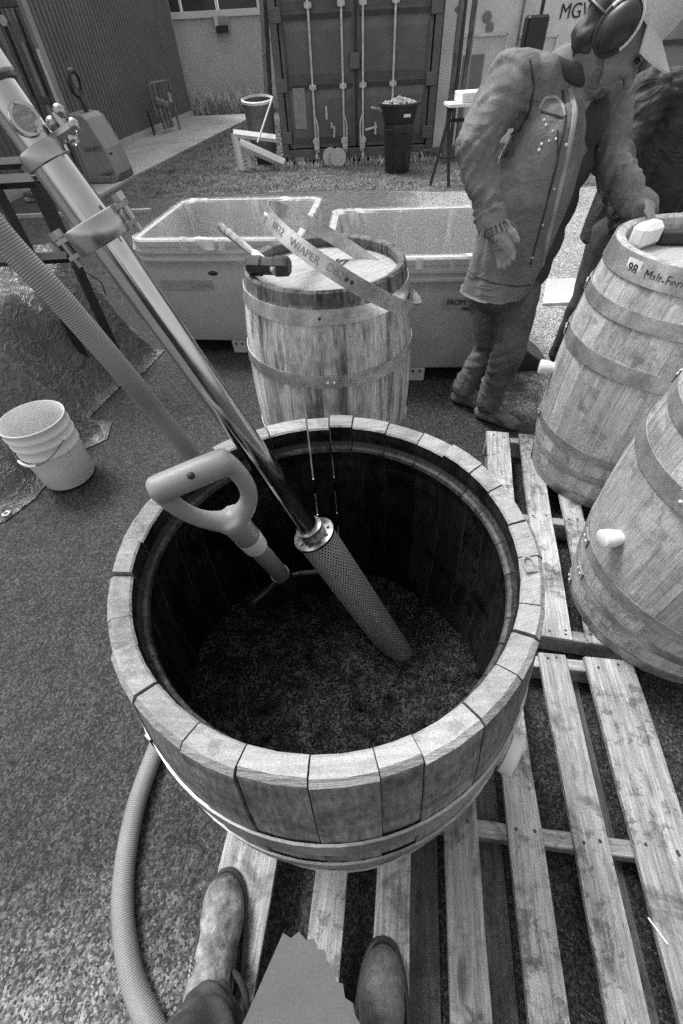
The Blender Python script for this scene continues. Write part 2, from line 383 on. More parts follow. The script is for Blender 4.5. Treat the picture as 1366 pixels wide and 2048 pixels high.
# lawn in front of the container
lawn = [(-2.72, 7.95), (.5, 7.75), (1.6, 7.35), (2.6, 7.2), (7, 7.0), (12, 8), (12, 30), (-1.2, 30), (-1.75, 18.0), (-1.93, 16.3), (-3.25, 9.4), (-3.1, 8.3)]
mb = MB(); mb.add([(x, y, .004) for x, y in lawn], [list(range(len(lawn)))]); struct(mb.build('lawn', M['turf']))
path = [(-3.42, 8.15), (-3.28, 9.3), (-1.96, 16.3), (-1.9, 17.3), (-3.80, 17.55), (-4.55, 12.5), (-4.95, 9.2), (-4.6, 8.2)]
mb = MB(); k = len(path)
mb.add([(x, y, .0) for x, y in path] + [(x, y, .035) for x, y in path], [list(range(k, 2 * k))] + [(i, (i + 1) % k, k + (i + 1) % k, k + i) for i in range(k)])
struct(mb.build('concrete_path', M['concrete']))
mb = MB(); pts = [G(1092, 562), G(1200, 560), G(1190, 607), G(1084, 612)]
mb.add([(q.x, q.y, 0) for q in pts] + [(q.x, q.y, .02) for q in pts], [(4, 5, 6, 7), (0, 1, 5, 4), (1, 2, 6, 5), (2, 3, 7, 6), (3, 0, 4, 7)])
struct(mb.build('concrete_slab', M['concrete']))
# edge strip between road and verge at the left
mb = MB(); a, b = G(40, 434), G(262, 424); mb.box(((a.x + b.x) / 2 - 1.5, (a.y + b.y) / 2 + .03, .02), (5.2, .07, .04), RZ(atan2(b.y - a.y, b.x - a.x)))
struct(mb.build('kerb', M['concrete']))

def inpoly(x, y, poly):
    c = False; j = len(poly) - 1
    for i in range(len(poly)):
        xi, yi = poly[i]; xj, yj = poly[j]
        if (yi > y) != (yj > y) and x < (xj - xi) * (y - yi) / (yj - yi) + xi: c = not c
        j = i
    return c
def blades(name, mat, spots, hmin, hmax, wd, nb=3):
    mb = MB()
    for x, y, z, s in spots:
        for _ in range(nb):
            a = random.uniform(0, 2 * pi); h = random.uniform(hmin, hmax) * s; l = random.uniform(.2, .8) * h; b = random.uniform(0, 2 * pi)
            px, py = x + random.uniform(-.03, .03), y + random.uniform(-.03, .03); ww = wd * random.uniform(.6, 1.3)
            dx, dy = cos(a) * ww, sin(a) * ww; lx, ly = cos(b) * l, sin(b) * l
            mb.add([(px - dx, py - dy, z), (px + dx, py + dy, z), (px + dx * .7 + lx * .4, py + dy * .7 + ly * .4, z + h * .6), (px - dx * .7 + lx * .4, py - dy * .7 + ly * .4, z + h * .6), (px + lx, py + ly, z + h)],
                   [(0, 1, 2, 3), (3, 2, 4)])
    return struct(mb.build(name, mat), 'stuff')
spots = []
while len(spots) < 15000:
    x, y = random.uniform(-3.4, 4.5), 7.0 + random.random() ** 1.5 * 9
    if inpoly(x, y, lawn) and not (-.7 < x < 2.0 and y > 9.6): spots.append((x, y, .004, .6 + .8 * noise.noise((x * 1.3, y * 1.3, 0)) ** 2 * 3))
blades('grass', M['grass'], spots, .02, .055, .005)
spots = [(random.uniform(-4.0, -1.2), random.uniform(17.6, 18.9), .0, random.uniform(.6, 1.6)) for _ in range(1500)]
spots += [(random.uniform(-.8, 2.2), random.uniform(9.3, 9.6), .0, random.uniform(.15, .4)) for _ in range(160)]
M['weed'] = plain('weed_leaves', .5, .4, 2.5, .7, 0, 0, fine=30, finevar=.3)
blades('weeds', M['weed'], spots, .15, .42, .018)

# loose stone chips on the near asphalt
mb = MB(); cnt = 0
oct_f = [(0, 2, 4), (2, 1, 4), (1, 3, 4), (3, 0, 4), (2, 0, 5), (1, 2, 5), (3, 1, 5), (0, 3, 5)]
while cnt < 15000:
    x, y = random.uniform(-1.9, 1.7), random.uniform(-.35, 2.6)
    if random.random() < (y / 3.2): continue
    r = random.uniform(.0016, .0048) * (1.6 if random.random() < .02 else 1); a = random.uniform(0, pi)
    ca, sa = cos(a), sin(a); e = random.uniform(.5, 1); z = r * .25
    mb.add([(x + r * ca, y + r * sa, z), (x - r * ca, y - r * sa, z), (x - r * e * sa, y + r * e * ca, z), (x + r * e * sa, y - r * e * ca, z), (x, y, z + r * .6), (x, y, z - r * .6)], oct_f); cnt += 1
struct(mb.build('gravel', M['stone']), 'stuff')

# ------------------------------------------------------------------ dark clad building (left)
wa, wb = Vector((-5.55, 3.0, 0)), Vector((-3.79, 17.6, 0)); L = (wb - wa).length; u = (wb - wa) / L; nrm = Vector((u.y, -u.x, 0))
bld = thing('clad_building', 'dark building with fine vertical ribbed metal cladding beside the path', 'building', wb)
mb = MB(); pitch = .15; k = int(L / pitch); prof = []
for i in range(k):
    for q, d in ((0, 0), (.42, 0), (.52, .035), (.9, .035)): prof.append(((i + q) * pitch, d))
prof.append((k * pitch, 0))
vs_ = []
for s, d in prof:
    p0 = wa + u * s + nrm * d - wb
    vs_ += [(p0.x, p0.y, .16), (p0.x, p0.y, 6.5)]
mb.add(vs_, [(2 * i, 2 * i + 2, 2 * i + 3, 2 * i + 1) for i in range(len(prof) - 1)]); mb.build('cladding', M['cladding'], bld)
mb = MB(); mid = (wa + wb) / 2 - wb; mb.box((mid.x + nrm.x * .02, mid.y + nrm.y * .02, .08), (L, .12, .16), RZ(atan2(u.y, u.x))); mb.build('base_flashing', M['trim'], bld)
mb = MB(); mb.box((-.02, .03, 3.3), (.10, .10, 6.4)); mb.build('corner_trim', M['stacker'], bld)
mb = MB(); mb.box((-4.0, .1, 3.3), (8, .06, 6.4)); mb.build('end_wall', M['cladding'], bld)

# ------------------------------------------------------------------ pale rendered building behind
pb = thing('rendered_building', 'pale rendered building with a white framed window above weeds', 'building', (-2.7, 19.0, 0))
mb = MB(); mb.box((-1.5, .15, 1.0), (7.0, .3, 1.92)); mb.box((-1.5, .15, 4.6), (7.0, .3, 2.2)); mb.box((-3.4, .15, 2.73), (3.2, .3, 1.54)); mb.box((1.62, .15, 2.73), (.72, .3, 1.54))
mb.build('wall', M['render'], pb)
wn = MB(); x0, x1, z0, z1 = -1.75, 1.24, 2.02, 3.45
for c_, d_ in ((((x0 + x1) / 2, -.02, z0), (x1 - x0 + .2, .14, .13)), (((x0 + x1) / 2, -.02, z1), (x1 - x0 + .2, .1, .1)), ((x0 + .05, -.02, 2.7), (.1, .1, 1.4)), ((x1 - .05, -.02, 2.7), (.1, .1, 1.4))):
    wn.box(c_, d_)
wf = wn.build('window_frame', M['whitepaint'], pb)
mb = MB(); mb.box((x0 + .72, -.01, 2.75), (.05, .06, 1.34)); mb.box((.0, -.01, 2.75), (.05, .06, 1.34)); mb.build('mullion', M['whitepaint'], wf)
mg, n, p = newmat('window_glass'); p.inputs['Base Color'].default_value = (.06, .06, .06, 1); p.inputs['Roughness'].default_value = .08
for c_, wd in ((x0 + .37, .62), (-.52, .95), (.62, 1.15)):
    mb = MB(); mb.box((c_, .03, 2.75), (wd, .01, 1.32)); mb.build('pane', mg, wf)
vt = MB(); vt.box((.08, -.12, 1.81), (.42, .2, .34)); q = vt.build('wall_vent', M['stacker'], pb, bevel=.02)
mb = MB(); mb.box((.08, -.24, 1.72), (.34, .06, .14)); mb.build('vent_mouth', M['castiron'], q); mb = MB(); mb.box((-.06, -.235, 1.86), (.1, .05, .2)); mb.build('vent_cover', M['lightpaint'], q)
mb = MB(); mb.box((1.5, -.05, 3.0), (.25, .08, 3.0)); mb.build('downpipe_board', M['whitepaint'], pb)

# ------------------------------------------------------------------ dark shipping container
cl, cr_ = Vector((-.66, 9.80, 0)), Vector((1.93, 9.59, 0)); cw = (cr_ - cl).length; crot = atan2(cr_.y - cl.y, cr_.x - cl.x)
ct = thing('shipping_container', 'dark shipping container with closed double doors and four pale locking bars', 'container', cl, crot)
Hc = 2.75
mb = MB()   # frame: posts, sill, header (front face at y=0, body towards +y)
for x in (.055, cw - .055): mb.box((x, .06, Hc / 2), (.11, .12, Hc))
mb.box((cw / 2, .06, .12), (cw - .22, .11, .15)); mb.box((cw / 2, .06, Hc - .08), (cw - .22, .11, .16)); mb.build('door_frame', M['container'], ct, bevel=.008)
mb = MB(); mb.box((.03, 3.2, Hc / 2), (.05, 6.1, Hc - .1)); mb.box((cw - .03, 3.2, Hc / 2), (.05, 6.1, Hc - .1)); mb.box((cw / 2, 3.2, Hc - .06), (cw - .12, 6.1, .05)); mb.box((cw / 2, 6.2, Hc / 2), (cw - .12, .05, Hc - .1)); mb.build('body_shell', M['container'], ct)
for sx_ in (0, 1):
    d = thing.__call__ if False else None
    x0 = .13 if sx_ == 0 else cw / 2 + .012; x1 = cw / 2 - .012 if sx_ == 0 else cw - .13
    mb = MB(); mb.box(((x0 + x1) / 2, .075, (0.215 + Hc - .17) / 2), (x1 - x0, .03, Hc - .17 - .215)); dr = mb.build('door', M['container'], ct)
    dr['label'] = 'left container door with a placard' if sx_ == 0 else 'right container door'
    for z0, z1 in ((.26, .93), (1.02, 1.68), (1.78, 2.5)):      # pressed panels standing proud, sloped shadow edge on top
        mb = MB(); xa, xb = x0 + .05, x1 - .05
        vs_ = [(xa, .058, z0), (xb, .058, z0), (xb, .058, z1), (xa, .058, z1), (xa + .05, .028, z0 + .10), (xb - .05, .028, z0 + .10), (xb - .05, .028, z1 - .10), (xa + .05, .028, z1 - .10)]
        mb.add(vs_, [(4, 5, 6, 7), (0, 1, 5, 4), (1, 2, 6, 5), (2, 3, 7, 6), (3, 0, 4, 7)]); mb.build('door_panel', M['container'], dr)
        mb = MB(); mb.box(((xa + xb) / 2, .052, z1 + .045), (xb - xa, .02, .05)); mb.build('panel_seam', M['container_dark'], dr)
    for hz in (.36, 1.0, 1.75, 2.4):
        mb = MB(); hx = .10 if sx_ == 0 else cw - .10; mb.box((hx, .02, hz), (.17, .07, .16)); mb.build('hinge', M['container'], dr, bevel=.01)
    mb = MB(); mb.box((x1 + .004 if sx_ == 0 else x0 - .004, .05, 1.4), (.025, .03, 2.35)); mb.build('door_seal', M['container_dark'], dr)
for i, fx in enumerate((.60, 1.09, 1.41, 1.89)):
    zb = .10 if i < 3 else .78
    mb = MB(); mb.tube([(fx, -.025, zb), (fx, -.025, 2.62)], .017, 10); br = mb.build('locking_bar', M['lockbar'], ct)
    for zz in (.30, .97, 1.83, 2.45):
        if zz < zb: continue
        mb = MB(); mb.box((fx, -.012, zz), (.11, .05, .055)); mb.box((fx, -.045, zz), (.05, .02, .08)); mb.build('bar_bracket', M['lockbar'], br, bevel=.006)
    if zb < .5:
        mb = MB(); mb.box((fx, -.03, .27), (.07, .04, .16)); mb.box((fx, -.03, .10), (.05, .05, .06)); mb.build('bar_cam', M['lockbar'], br, bevel=.006)
        dx = .045 if i < 2 else -.045
        mb = MB(); mb.tube([(fx + dx * .3, -.05, .62), (fx + dx, -.055, .52), (fx + dx, -.055, .25), (fx + dx * .8, -.05, .16)], .013, 8); mb.build('bar_handle', M['lockbar'], br)
for x, z, wd, hh in ((.36, .72, .20, .50),):
    mb = MB(); mb.box((x, .022, z), (wd, .006, hh)); mb.build('placard', M['placard'], ct)
for (x, z, a, l) in ((.80, .66, 0, .16), (.88, .50, .0, .07), (.92, .42, .1, .15), (1.55, .44, 1.4, .2), (1.62, .44, 0, .16)):
    mb = MB(); dx, dz = sin(a) * l / 2, cos(a) * l / 2; mb.tube([(x - dx, .005, z - dz), (x + dx, .005, z + dz)], .018, 8); mb.build('latch', M['lockbar'], ct)
for x in (.07, cw - .07):
    mb = MB(); mb.box((x, .03, .07), (.18, .2, .14)); q = mb.build('corner_casting', M['container'], ct, bevel=.012)
    mb = MB(); mb.ball((x, -.07, .075), (.03, .012, .045)); mb.build('casting_hole', M['ink'], q)
    s_ = 1 if x < 1 else -1
    mb = MB(); mb.box((x + s_ * .22, .0, .045), (.17, .05, .11)); mb.build('fork_pocket', M['stacker'], ct)
mb = MB(); mb.box((cw / 2 - .02, .0, 1.24), (.16, .06, .18)); mb.build('lock_box', M['container'], ct, bevel=.01)

# ------------------------------------------------------------------ light container and grey container (right background)
lc = thing('light_container', 'pale scuffed container with framed panels and dark capital letters', 'container', (2.3, 10.6, 0))
mb = MB(); mb.box((1.6, 1.2, 1.35), (3.5, 2.4, 2.7)); mb.build('body', M['lightpaint'], lc)
for x, z, wd, hh in ((.55, 1.05, .78, .75), (1.45, .95, .7, .85)):
    mb = MB()
    for c_, d_ in (((x, -.02, z + hh / 2), (wd, .03, .04)), ((x - wd / 2, -.02, z), (.04, .03, hh)), ((x + wd / 2, -.02, z), (.04, .03, hh)), ((x, -.02, z - hh / 2), (wd, .03, .04))): mb.box(c_, d_)
    q = mb.build('panel_frame', M['lightpaint'], lc)
mb = MB(); mb.box((.42, -.015, .95), (.36, .02, .5)); mb.build('poster', M['greypaint'], lc)
for x in (1.12, 2.25, 2.9):
    mb = MB(); mb.tube([(x, -.03, .1), (x, -.03, 2.6)], .018, 8); mb.build('locking_bar', M['greypaint'], lc)
for x, z in ((.1, 1.72), (.55, 1.62), (.62, 1.5), (.2, 1.95)):
    mb = MB(); mb.ball((x, -.012, z), (random.uniform(.05, .1), .006, random.uniform(.04, .07))); mb.build('scuff_patch', M['greypaint'], lc)
fl = lambda c: Vector((1.74 + c.x, -.012 - c.z, 1.55 + c.y))
link('lettering', text_mesh('MGW', .24, fl), lc)
gc = thing('grey_container', 'grey container with a dark horizontal rail behind the man in the cap', 'container', (5.9, 10.4, 0))
mb = MB(); mb.box((2.0, 1.2, 1.35), (4.2, 2.4, 2.7)); mb.build('body', M['greypaint'], gc); mb = MB(); mb.box((2.0, -.03, .75), (4.2, .06, .09)); mb.box((2.0, -.03, 1.22), (4.2, .06, .06)); mb.build('side_rail', M['container_dark'], gc)
eq = thing('equipment_box', 'dark box mounted on a pole before the pale container', 'equipment', (3.55, 10.2, 0))
mb = MB(); mb.box((.0, 0, 1.40), (.34, .22, .42)); mb.build('box', M['black_pl'], eq, bevel=.03); mb = MB(); mb.tube([(.05, 0, 0), (.05, 0, 2.6)], .03, 8); mb.build('pole', M['castiron'], eq)

# ------------------------------------------------------------------ dark poles leaning by the container
for i, (x, lean, wd) in enumerate(((2.06, .02, .07), (2.16, -.03, .05), (2.26, .04, .06), (2.33, .0, .035))):
    lab = ('dark timber post leaning against the container edge, nearest the doors', 'slim dark timber leaning second from the container doors', 'dark timber post leaning third from the container doors', 'thin pale edged pole furthest from the container doors')[i]
    mb = MB(); y0 = 9.1 + .05 * i
    vs_ = []
    for z, t in ((0, 0), (2.9, 1)):
        cx, cy = x + lean * t + .1 * t, y0 + .5 * t
        for a, b in ((-1, -1), (1, -1), (1, 1), (-1, 1)): vs_.append((cx + a * wd / 2, cy + b * wd / 2, z))
    mb.add([(a - x, b - y0, c) for a, b, c in vs_], [(0, 1, 5, 4), (1, 2, 6, 5), (2, 3, 7, 6), (3, 0, 4, 7), (4, 5, 6, 7), (3, 2, 1, 0)])
    tag(mb.build('leaning_post', [M['plank'], M['castiron'], M['plank'], M['stacker']][i], None, (x, y0, 0), bevel=.004), lab, 'post', 'posts leaning by the container')

# ------------------------------------------------------------------ trestle table
tt = thing('trestle_table', 'small trestle table with dark splayed legs and a pale top', 'table', (1.93, 7.72, 0))
mb = MB(); mb.box((.08, 0, .86), (.62, .35, .035)); mb.build('tabletop', M['lightpaint'], tt, bevel=.005)
for x0, y0, x1, y1 in ((-.36, -.06, -.14, .05), (-.12, -.22, -.2, .0), (.42, -.16, .3, .0), (.42, .2, .3, .08)):
    mb = MB(); mb.tube([(x0, y0, 0), (x1, y1, .85)], .022, 4, sm=False); mb.build('leg', M['black_metal'], tt)
mb = MB(); mb.tube([(-.27, -.03, .32), (.36, -.1, .32)], .016, 4, sm=False); mb.tube([(-.2, 0, .7), (.33, 0, .7)], .02, 4, sm=False); mb.build('stretcher', M['black_metal'], tt)
mb = MB(); mb.box((0, 0, .05), (.5, .34, .10), RZ(.1)); tag(mb.build('storage_crate', M['lightpaint'], None, (2.1, 7.76, .878), bevel=.01), 'low pale crate lying on the trestle table', 'crate')

# ------------------------------------------------------------------ white discs, bin with basin, drum, pvc frame, plank
for i, (x, y, lab) in enumerate(((.17, 9.42, 'round pale disc leaning on the container, behind the other'), (.30, 9.40, 'round pale disc leaning on the container, in front of the other'))):
    mb = MB(); mb.lathe([(0, -.012), (.125, -.012), (.132, 0), (.125, .012), (0, .012)], 28, M=Matrix.Rotation(radians(78), 4, 'X'))
    mb.lathe([(.045, .013), (.06, .018), (.075, .013)], 20, M=Matrix.Rotation(radians(78), 4, 'X'))
    tag(mb.build('plastic_disc', M['tub'], None, (x, y + i * -.05, .13)), lab, 'disc', 'discs leaning on the container')
bn = thing('refuse_bin', 'black round refuse bin on the grass before the container', 'bin', (1.22, 8.72, 0))
mb = MB(); mb.lathe([(0, .0), (.19, .0), (.195, .02), (.225, .50), (.235, .55), (.225, .60), (0, .60)], 28); mb.build('body', M['black_pl'], bn)
mb = MB(); mb.lathe([(.222, .49), (.235, .50), (.235, .54), (.215, .56)], 28); mb.build('rim', M['black_pl'], bn)
for a in (-2.2, -.9): mb = MB(); mb.box((.2 * cos(a), .2 * sin(a), .22), (.06, .02, .3), RZ(a + pi / 2)); mb.build('rib', M['black_pl'], bn)
bs = thing('planter_basin', 'wide black basin heaped with pale rubble on top of the black bin', 'basin', (1.22, 8.72, .60))
mb = MB(); mb.lathe([(0, .0), (.215, .0), (.235, .03), (.28, .19), (.31, .20), (.31, .225), (.265, .225), (.2, .1), (0, .09)], 30); mb.build('bowl', M['black_pl'], bs)
mb = MB(); mb.box((-.34, -.05, .17), (.18, .05, .03), Matrix.Rotation(.2, 4, 'Y')); mb.build('handle', M['pipe_grey'], bs, bevel=.008); mb = MB(); mb.box((.08, -.262, .10), (.10, .012, .035)); mb.build('sticker', M['paper'], bs)
mb = MB()
for _ in range(110):
    a, r = random.uniform(0, 2 * pi), .25 * sqrt(random.random()); mb.ball((r * cos(a), r * sin(a), .19 + .07 * (1 - r / .26) + random.uniform(0, .02)), random.uniform(.014, .03), 6, 4)
struct(mb.build('rubble', M['tub'], bs), 'stuff')
dm = thing('feed_drum', 'open dark drum with a pale rim beside the container', 'drum', (-1.0, 10.05, 0), 0)
dmM = Matrix.Rotation(radians(7), 4, 'X')
mb = MB(); mb.lathe([(0, .12), (.2, .12), (.215, .15), (.255, .85), (.235, .85), (.20, .2), (0, .18)], 30, M=dmM); mb.build('body', M['stacker_dk'], dm)
mb = MB(); mb.lathe([(.25, .83), (.27, .84), (.27, .87), (.25, .88), (.235, .85)], 30, closed=True, M=dmM); mb.build('rim', M['lightpaint'], dm)
mb = MB(); mb.box((0, .0, .055), (.3, .3, .11)); mb.build('base_block', M['castiron'], dm)
pf = thing('pvc_frame', 'white square pipe frame in front of the dark drum', 'frame', (-1.05, 9.5, 0))
def bar(p, q, t, mat, parent, nm):
    p, q = Vector(p), Vector(q); mb = MB(); mb.tube([p, q], t * .7, 4, sm=False); return mb.build(nm, mat, parent)
bar((-.37, 0, .50), (.32, -.05, .41), .075, M['whitepaint'], pf, 'rail'); bar((-.37, 0, .50), (-.33, -.05, 0), .075, M['whitepaint'], pf, 'leg')
bar((-.30, .05, .36), (.42, -.08, .08), .10, M['whitepaint'], pf, 'brace'); bar((-.2, .12, .02), (-.22, .12, .30), .05, M['whitepaint'], pf, 'leg')
mb = MB(); 
for (a, b, t) in (((-.86, 10.1, .45), (-.70, 10.5, 2.5), .09),): mb.tube([Vector(a), Vector(b)], [t * .75, t * .75], 4, sm=False)
tag(mb.build('leaning_plank', M['plank'], None), 'long weathered plank standing in the dark drum', 'plank')
mb = MB(); a, b = Y(545, 195, 9.72), Y(515, 285, 9.3); mb.tube([a, b], .014, 8); tag(mb.build('thin_pole', M['whitepaint'], None), 'thin white pole leaning across the drum side', 'pole')

# ------------------------------------------------------------------ gas meter pipes on the clad wall
gm = thing('gas_meter', 'cluster of gas meter pipes on the dark clad wall', 'meter', (-3.95, 14.2, 0))
mb = MB()
mb.tube([(-.05, -.25, .05), (-.05, -.25, .45), (-.09, -.25, .5)], .03, 8); mb.build('riser', M['black_pl'], gm)
mb = MB(); mb.tube([(.05, 0, .35), (.05, 0, .88), (.1, .1, .92), (.35, .5, .92), (.4, .55, .9), (.4, .55, .05)], .028, 8); mb.build('supply_pipe', M['pipe_grey'], gm)
for i, (yy, zz) in enumerate(((.15, .6), (.35, .55), (.5, .5))):
    mb = MB(); mb.tube([(.12 + .05 * i, yy, zz + .3), (.12 + .05 * i, yy, zz + .1)], .03, 8); mb.ball((.12 + .05 * i, yy, zz), (.09, .1, .1)); mb.tube([(.12 + .05 * i, yy, zz), (.14 + .05 * i, yy, .1)], .045, 8); mb.build('regulator', M['pipe_grey'], gm)
mb = MB(); mb.box((.3, .75, .62), (.05, .1, .16)); mb.build('tag_plate', M['lightpaint'], gm)

# ------------------------------------------------------------------ pallet stacker (walkie forklift)
st = thing('pallet_stacker', 'grey walk behind pallet stacker with mast and loop tiller by the wall', 'forklift', (-3.78, 9.35, .035), radians(-8))
mb = MB(); prof = [(-.02, .0), (.42, .0), (.46, .08), (.40, .42), (.26, .78), (.20, .83), (-.02, .85)]
vs_ = []
for yy, sc in ((-.30, .94), (-.25, 1), (.25, 1), (.30, .94)):
    for x, z in prof: vs_.append((x * sc, yy, z * sc + (1 - sc) * .3))
k = len(prof); mb.add(vs_, [(i * k + j, i * k + (j + 1) % k, (i + 1) * k + (j + 1) % k, (i + 1) * k + j) for i in range(3) for j in range(k)] + [list(range(k)), list(range(3 * k, 4 * k))[::-1]])
hd = mb.build('motor_hood', M['stacker'], st, bevel=.02)
link('lettering', text_mesh('LEAVITT', .085, lambda c: Vector((.06 + c.x * .95, -.318 - c.z, .40 + c.y + c.x * .0)), M['ink']), hd)
mb = MB(); mb.box((.40, -.18, .30), (.03, .10, .12)); mb.build('lamp', M['black_pl'], hd)
mb = MB(); mb.box((.40, 0, .06), (.16, .5, .10)); mb.tube([(.2, -.33, .08), (.42, -.30, .16)], .03, 8); mb.build('skirt', M['stacker_dk'], hd, bevel=.01)
for xx in (-.56, -.10):
    mb = MB(); mb.box((xx, -.20, 1.02), (.085, .13, 1.95)); mb.build('mast_channel', M['stacker'], st, bevel=.01)
    sg = 1 if xx < -.3 else -1
    mb = MB(); mb.box((xx + sg * .065, -.22, 1.0), (.035, .10, 1.8)); mb.build('inner_channel', M['stacker_dk'], st, bevel=.006)
    mb = MB(); mb.tube([(xx + sg * .12, -.24, .1), (xx + sg * .12, -.24, 1.9)], .016, 6); mb.build('chain', M['black_metal'], st)
for z in (.25, 1.0, 1.95): mb = MB(); mb.box((-.33, -.20, z), (.375, .10, .08)); mb.build('mast_crossbar', M['stacker_dk'], st, bevel=.01)
mb = MB(); mb.box((-.33, -.14, 1.42), (.26, .012, .75)); mb.build('guard_panel', M['placard'], st); mb = MB(); mb.box((-.10, -.271, 1.05), (.045, .008, .95)); mb.build('decal_strip', M['whitepaint'], st)
mb = MB(); mb.lathe([(0, -.012), (.05, -.012), (.055, 0), (.05, .012), (0, .012)], 18, M=Matrix.Translation((-.44, -.26, 1.80)) @ Matrix.Rotation(pi / 2, 4, 'X')); mb.build('pulley', M['lockbar'], st)
mb = MB(); mb.tube([(-.33, -.18, .15), (-.33, -.18, 1.6)], .045, 12); mb.build('lift_cylinder', M['stacker'], st)
for xx in (-.5, -.16): mb = MB(); mb.box((xx, -.80, .06), (.15, 1.1, .05)); mb.build('fork', M['stacker_dk'], st, bevel=.01)
for yy in (-.36,): mb = MB(); mb.box((.05, yy, .05), (.75, .09, .09)); mb.build('outrigger', M['pipe_grey'], st, bevel=.015)
mb = MB(); mb.tube([(.16, 0, .8), (.13, 0, 1.02)], [.035, .028], 10); ti = mb.build('tiller_arm', M['black_pl'], st)
mb = MB(); lp = []
for i in range(20):
    a = 2 * pi * i / 20; lp.append((.13 - .02 * cos(a), .15 * sin(a), 1.15 + .135 * cos(a) * -1))
mb.tube(lp, .022, 8, closed=True); mb.build('tiller_loop', M['black_pl'], ti); mb = MB(); mb.box((.12, 0, 1.18), (.06, .12, .16)); mb.tube([(.12, -.06, 1.29), (.12, .06, 1.30)], .03, 8); mb.build('tiller_head', M['pipe_grey'], ti, bevel=.015)
for yy in (-.15, .15): mb = MB(); mb.tube([(.22, yy - .03, .06), (.22, yy + .03, .06)], .07, 16); mb.build('wheel', M['rubber'], st)

def proj(p):
    d = Vector(p) - EYEP; z = d.dot(_F); return 683 + FPX * d.dot(_R) / z, 1024 - FPX * d.dot(_U) / z
# ================================================================== PALLETS
def pallet(name, label, phi, boards, v0, v1, strs, low, top=.14, uoff=0.0):
    """boards: list of (u0,u1) across; grain runs along local y"""
    t = thing(name, label, 'pallet', (0, 0, 0), -phi)
    bt = .017
    for u0, u1 in boards:
        mb = MB(); w_ = u1 - u0; l = v1 - v0; k = 6; vs_ = []; fs = []
        jit = [random.uniform(-.0025, .0025) for _ in range(2 * (k + 1))]
        for i in range(k + 1):
            yy = -l / 2 + l * i / k
            for a, zz in ((-1, 0), (1, 0), (1, bt), (-1, bt)):
                vs_.append((a * w_ / 2 + jit[2 * i + (a > 0)], yy, zz))
        for i in range(k):
            for j in range(4): fs.append((i * 4 + j, i * 4 + (j + 1) % 4, i * 4 + 4 + (j + 1) % 4, i * 4 + 4 + j))
        fs += [(3, 2, 1, 0), (k * 4, k * 4 + 1, k * 4 + 2, k * 4 + 3)]
        mb.add(vs_, fs)
        for sv in strs:
            for a in (-.24, .22):
                for rep in range(random.choice((1, 1, 2))):
                    nx, ny = a * w_ + random.uniform(-.01, .01), sv - (v0 + v1) / 2 + random.uniform(-.012, .012)
                    mb.lathe([(0, bt + .0012), (.0042, bt + .0012), (.0048, bt + .0003)], 8, 1, M=Matrix.Translation((nx, ny, 0)))
        mb.build('deck_board', [M['pallet'], M['nail']], t, ((u0 + u1) / 2, (v0 + v1) / 2, top - bt + random.uniform(0, .002)), bevel=.002, rot=(0, 0, random.uniform(-.004, .004)))
    ua, ub = boards[0][0], boards[-1][1]
    for sv in strs:
        mb = MB(); mb.box((0, 0, 0), (ub - ua - .01, .038, top - 2 * bt - .004))
        mb.build('stringer', M['stringer'], t, ((ua + ub) / 2, sv, top / 2), bevel=.003)
    for u0, u1 in low:
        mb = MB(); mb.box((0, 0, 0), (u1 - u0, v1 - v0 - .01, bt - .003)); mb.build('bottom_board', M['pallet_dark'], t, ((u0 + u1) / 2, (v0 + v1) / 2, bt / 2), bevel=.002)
    return t
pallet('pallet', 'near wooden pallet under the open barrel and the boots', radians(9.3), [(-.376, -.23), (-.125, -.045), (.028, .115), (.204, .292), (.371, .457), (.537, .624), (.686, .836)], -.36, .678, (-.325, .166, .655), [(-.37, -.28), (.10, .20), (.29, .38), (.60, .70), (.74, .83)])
pallet('pallet', 'far wooden pallet carrying the two closed oak barrels', radians(13.6), [(.345, .455), (.508, .605), (.655, .735), (.82, .92), (.99, 1.09), (1.16, 1.27), (1.34, 1.45)], .782, 1.918, (.81, 1.35, 1.885), [(.36, .45), (.75, .85), (1.2, 1.3)])

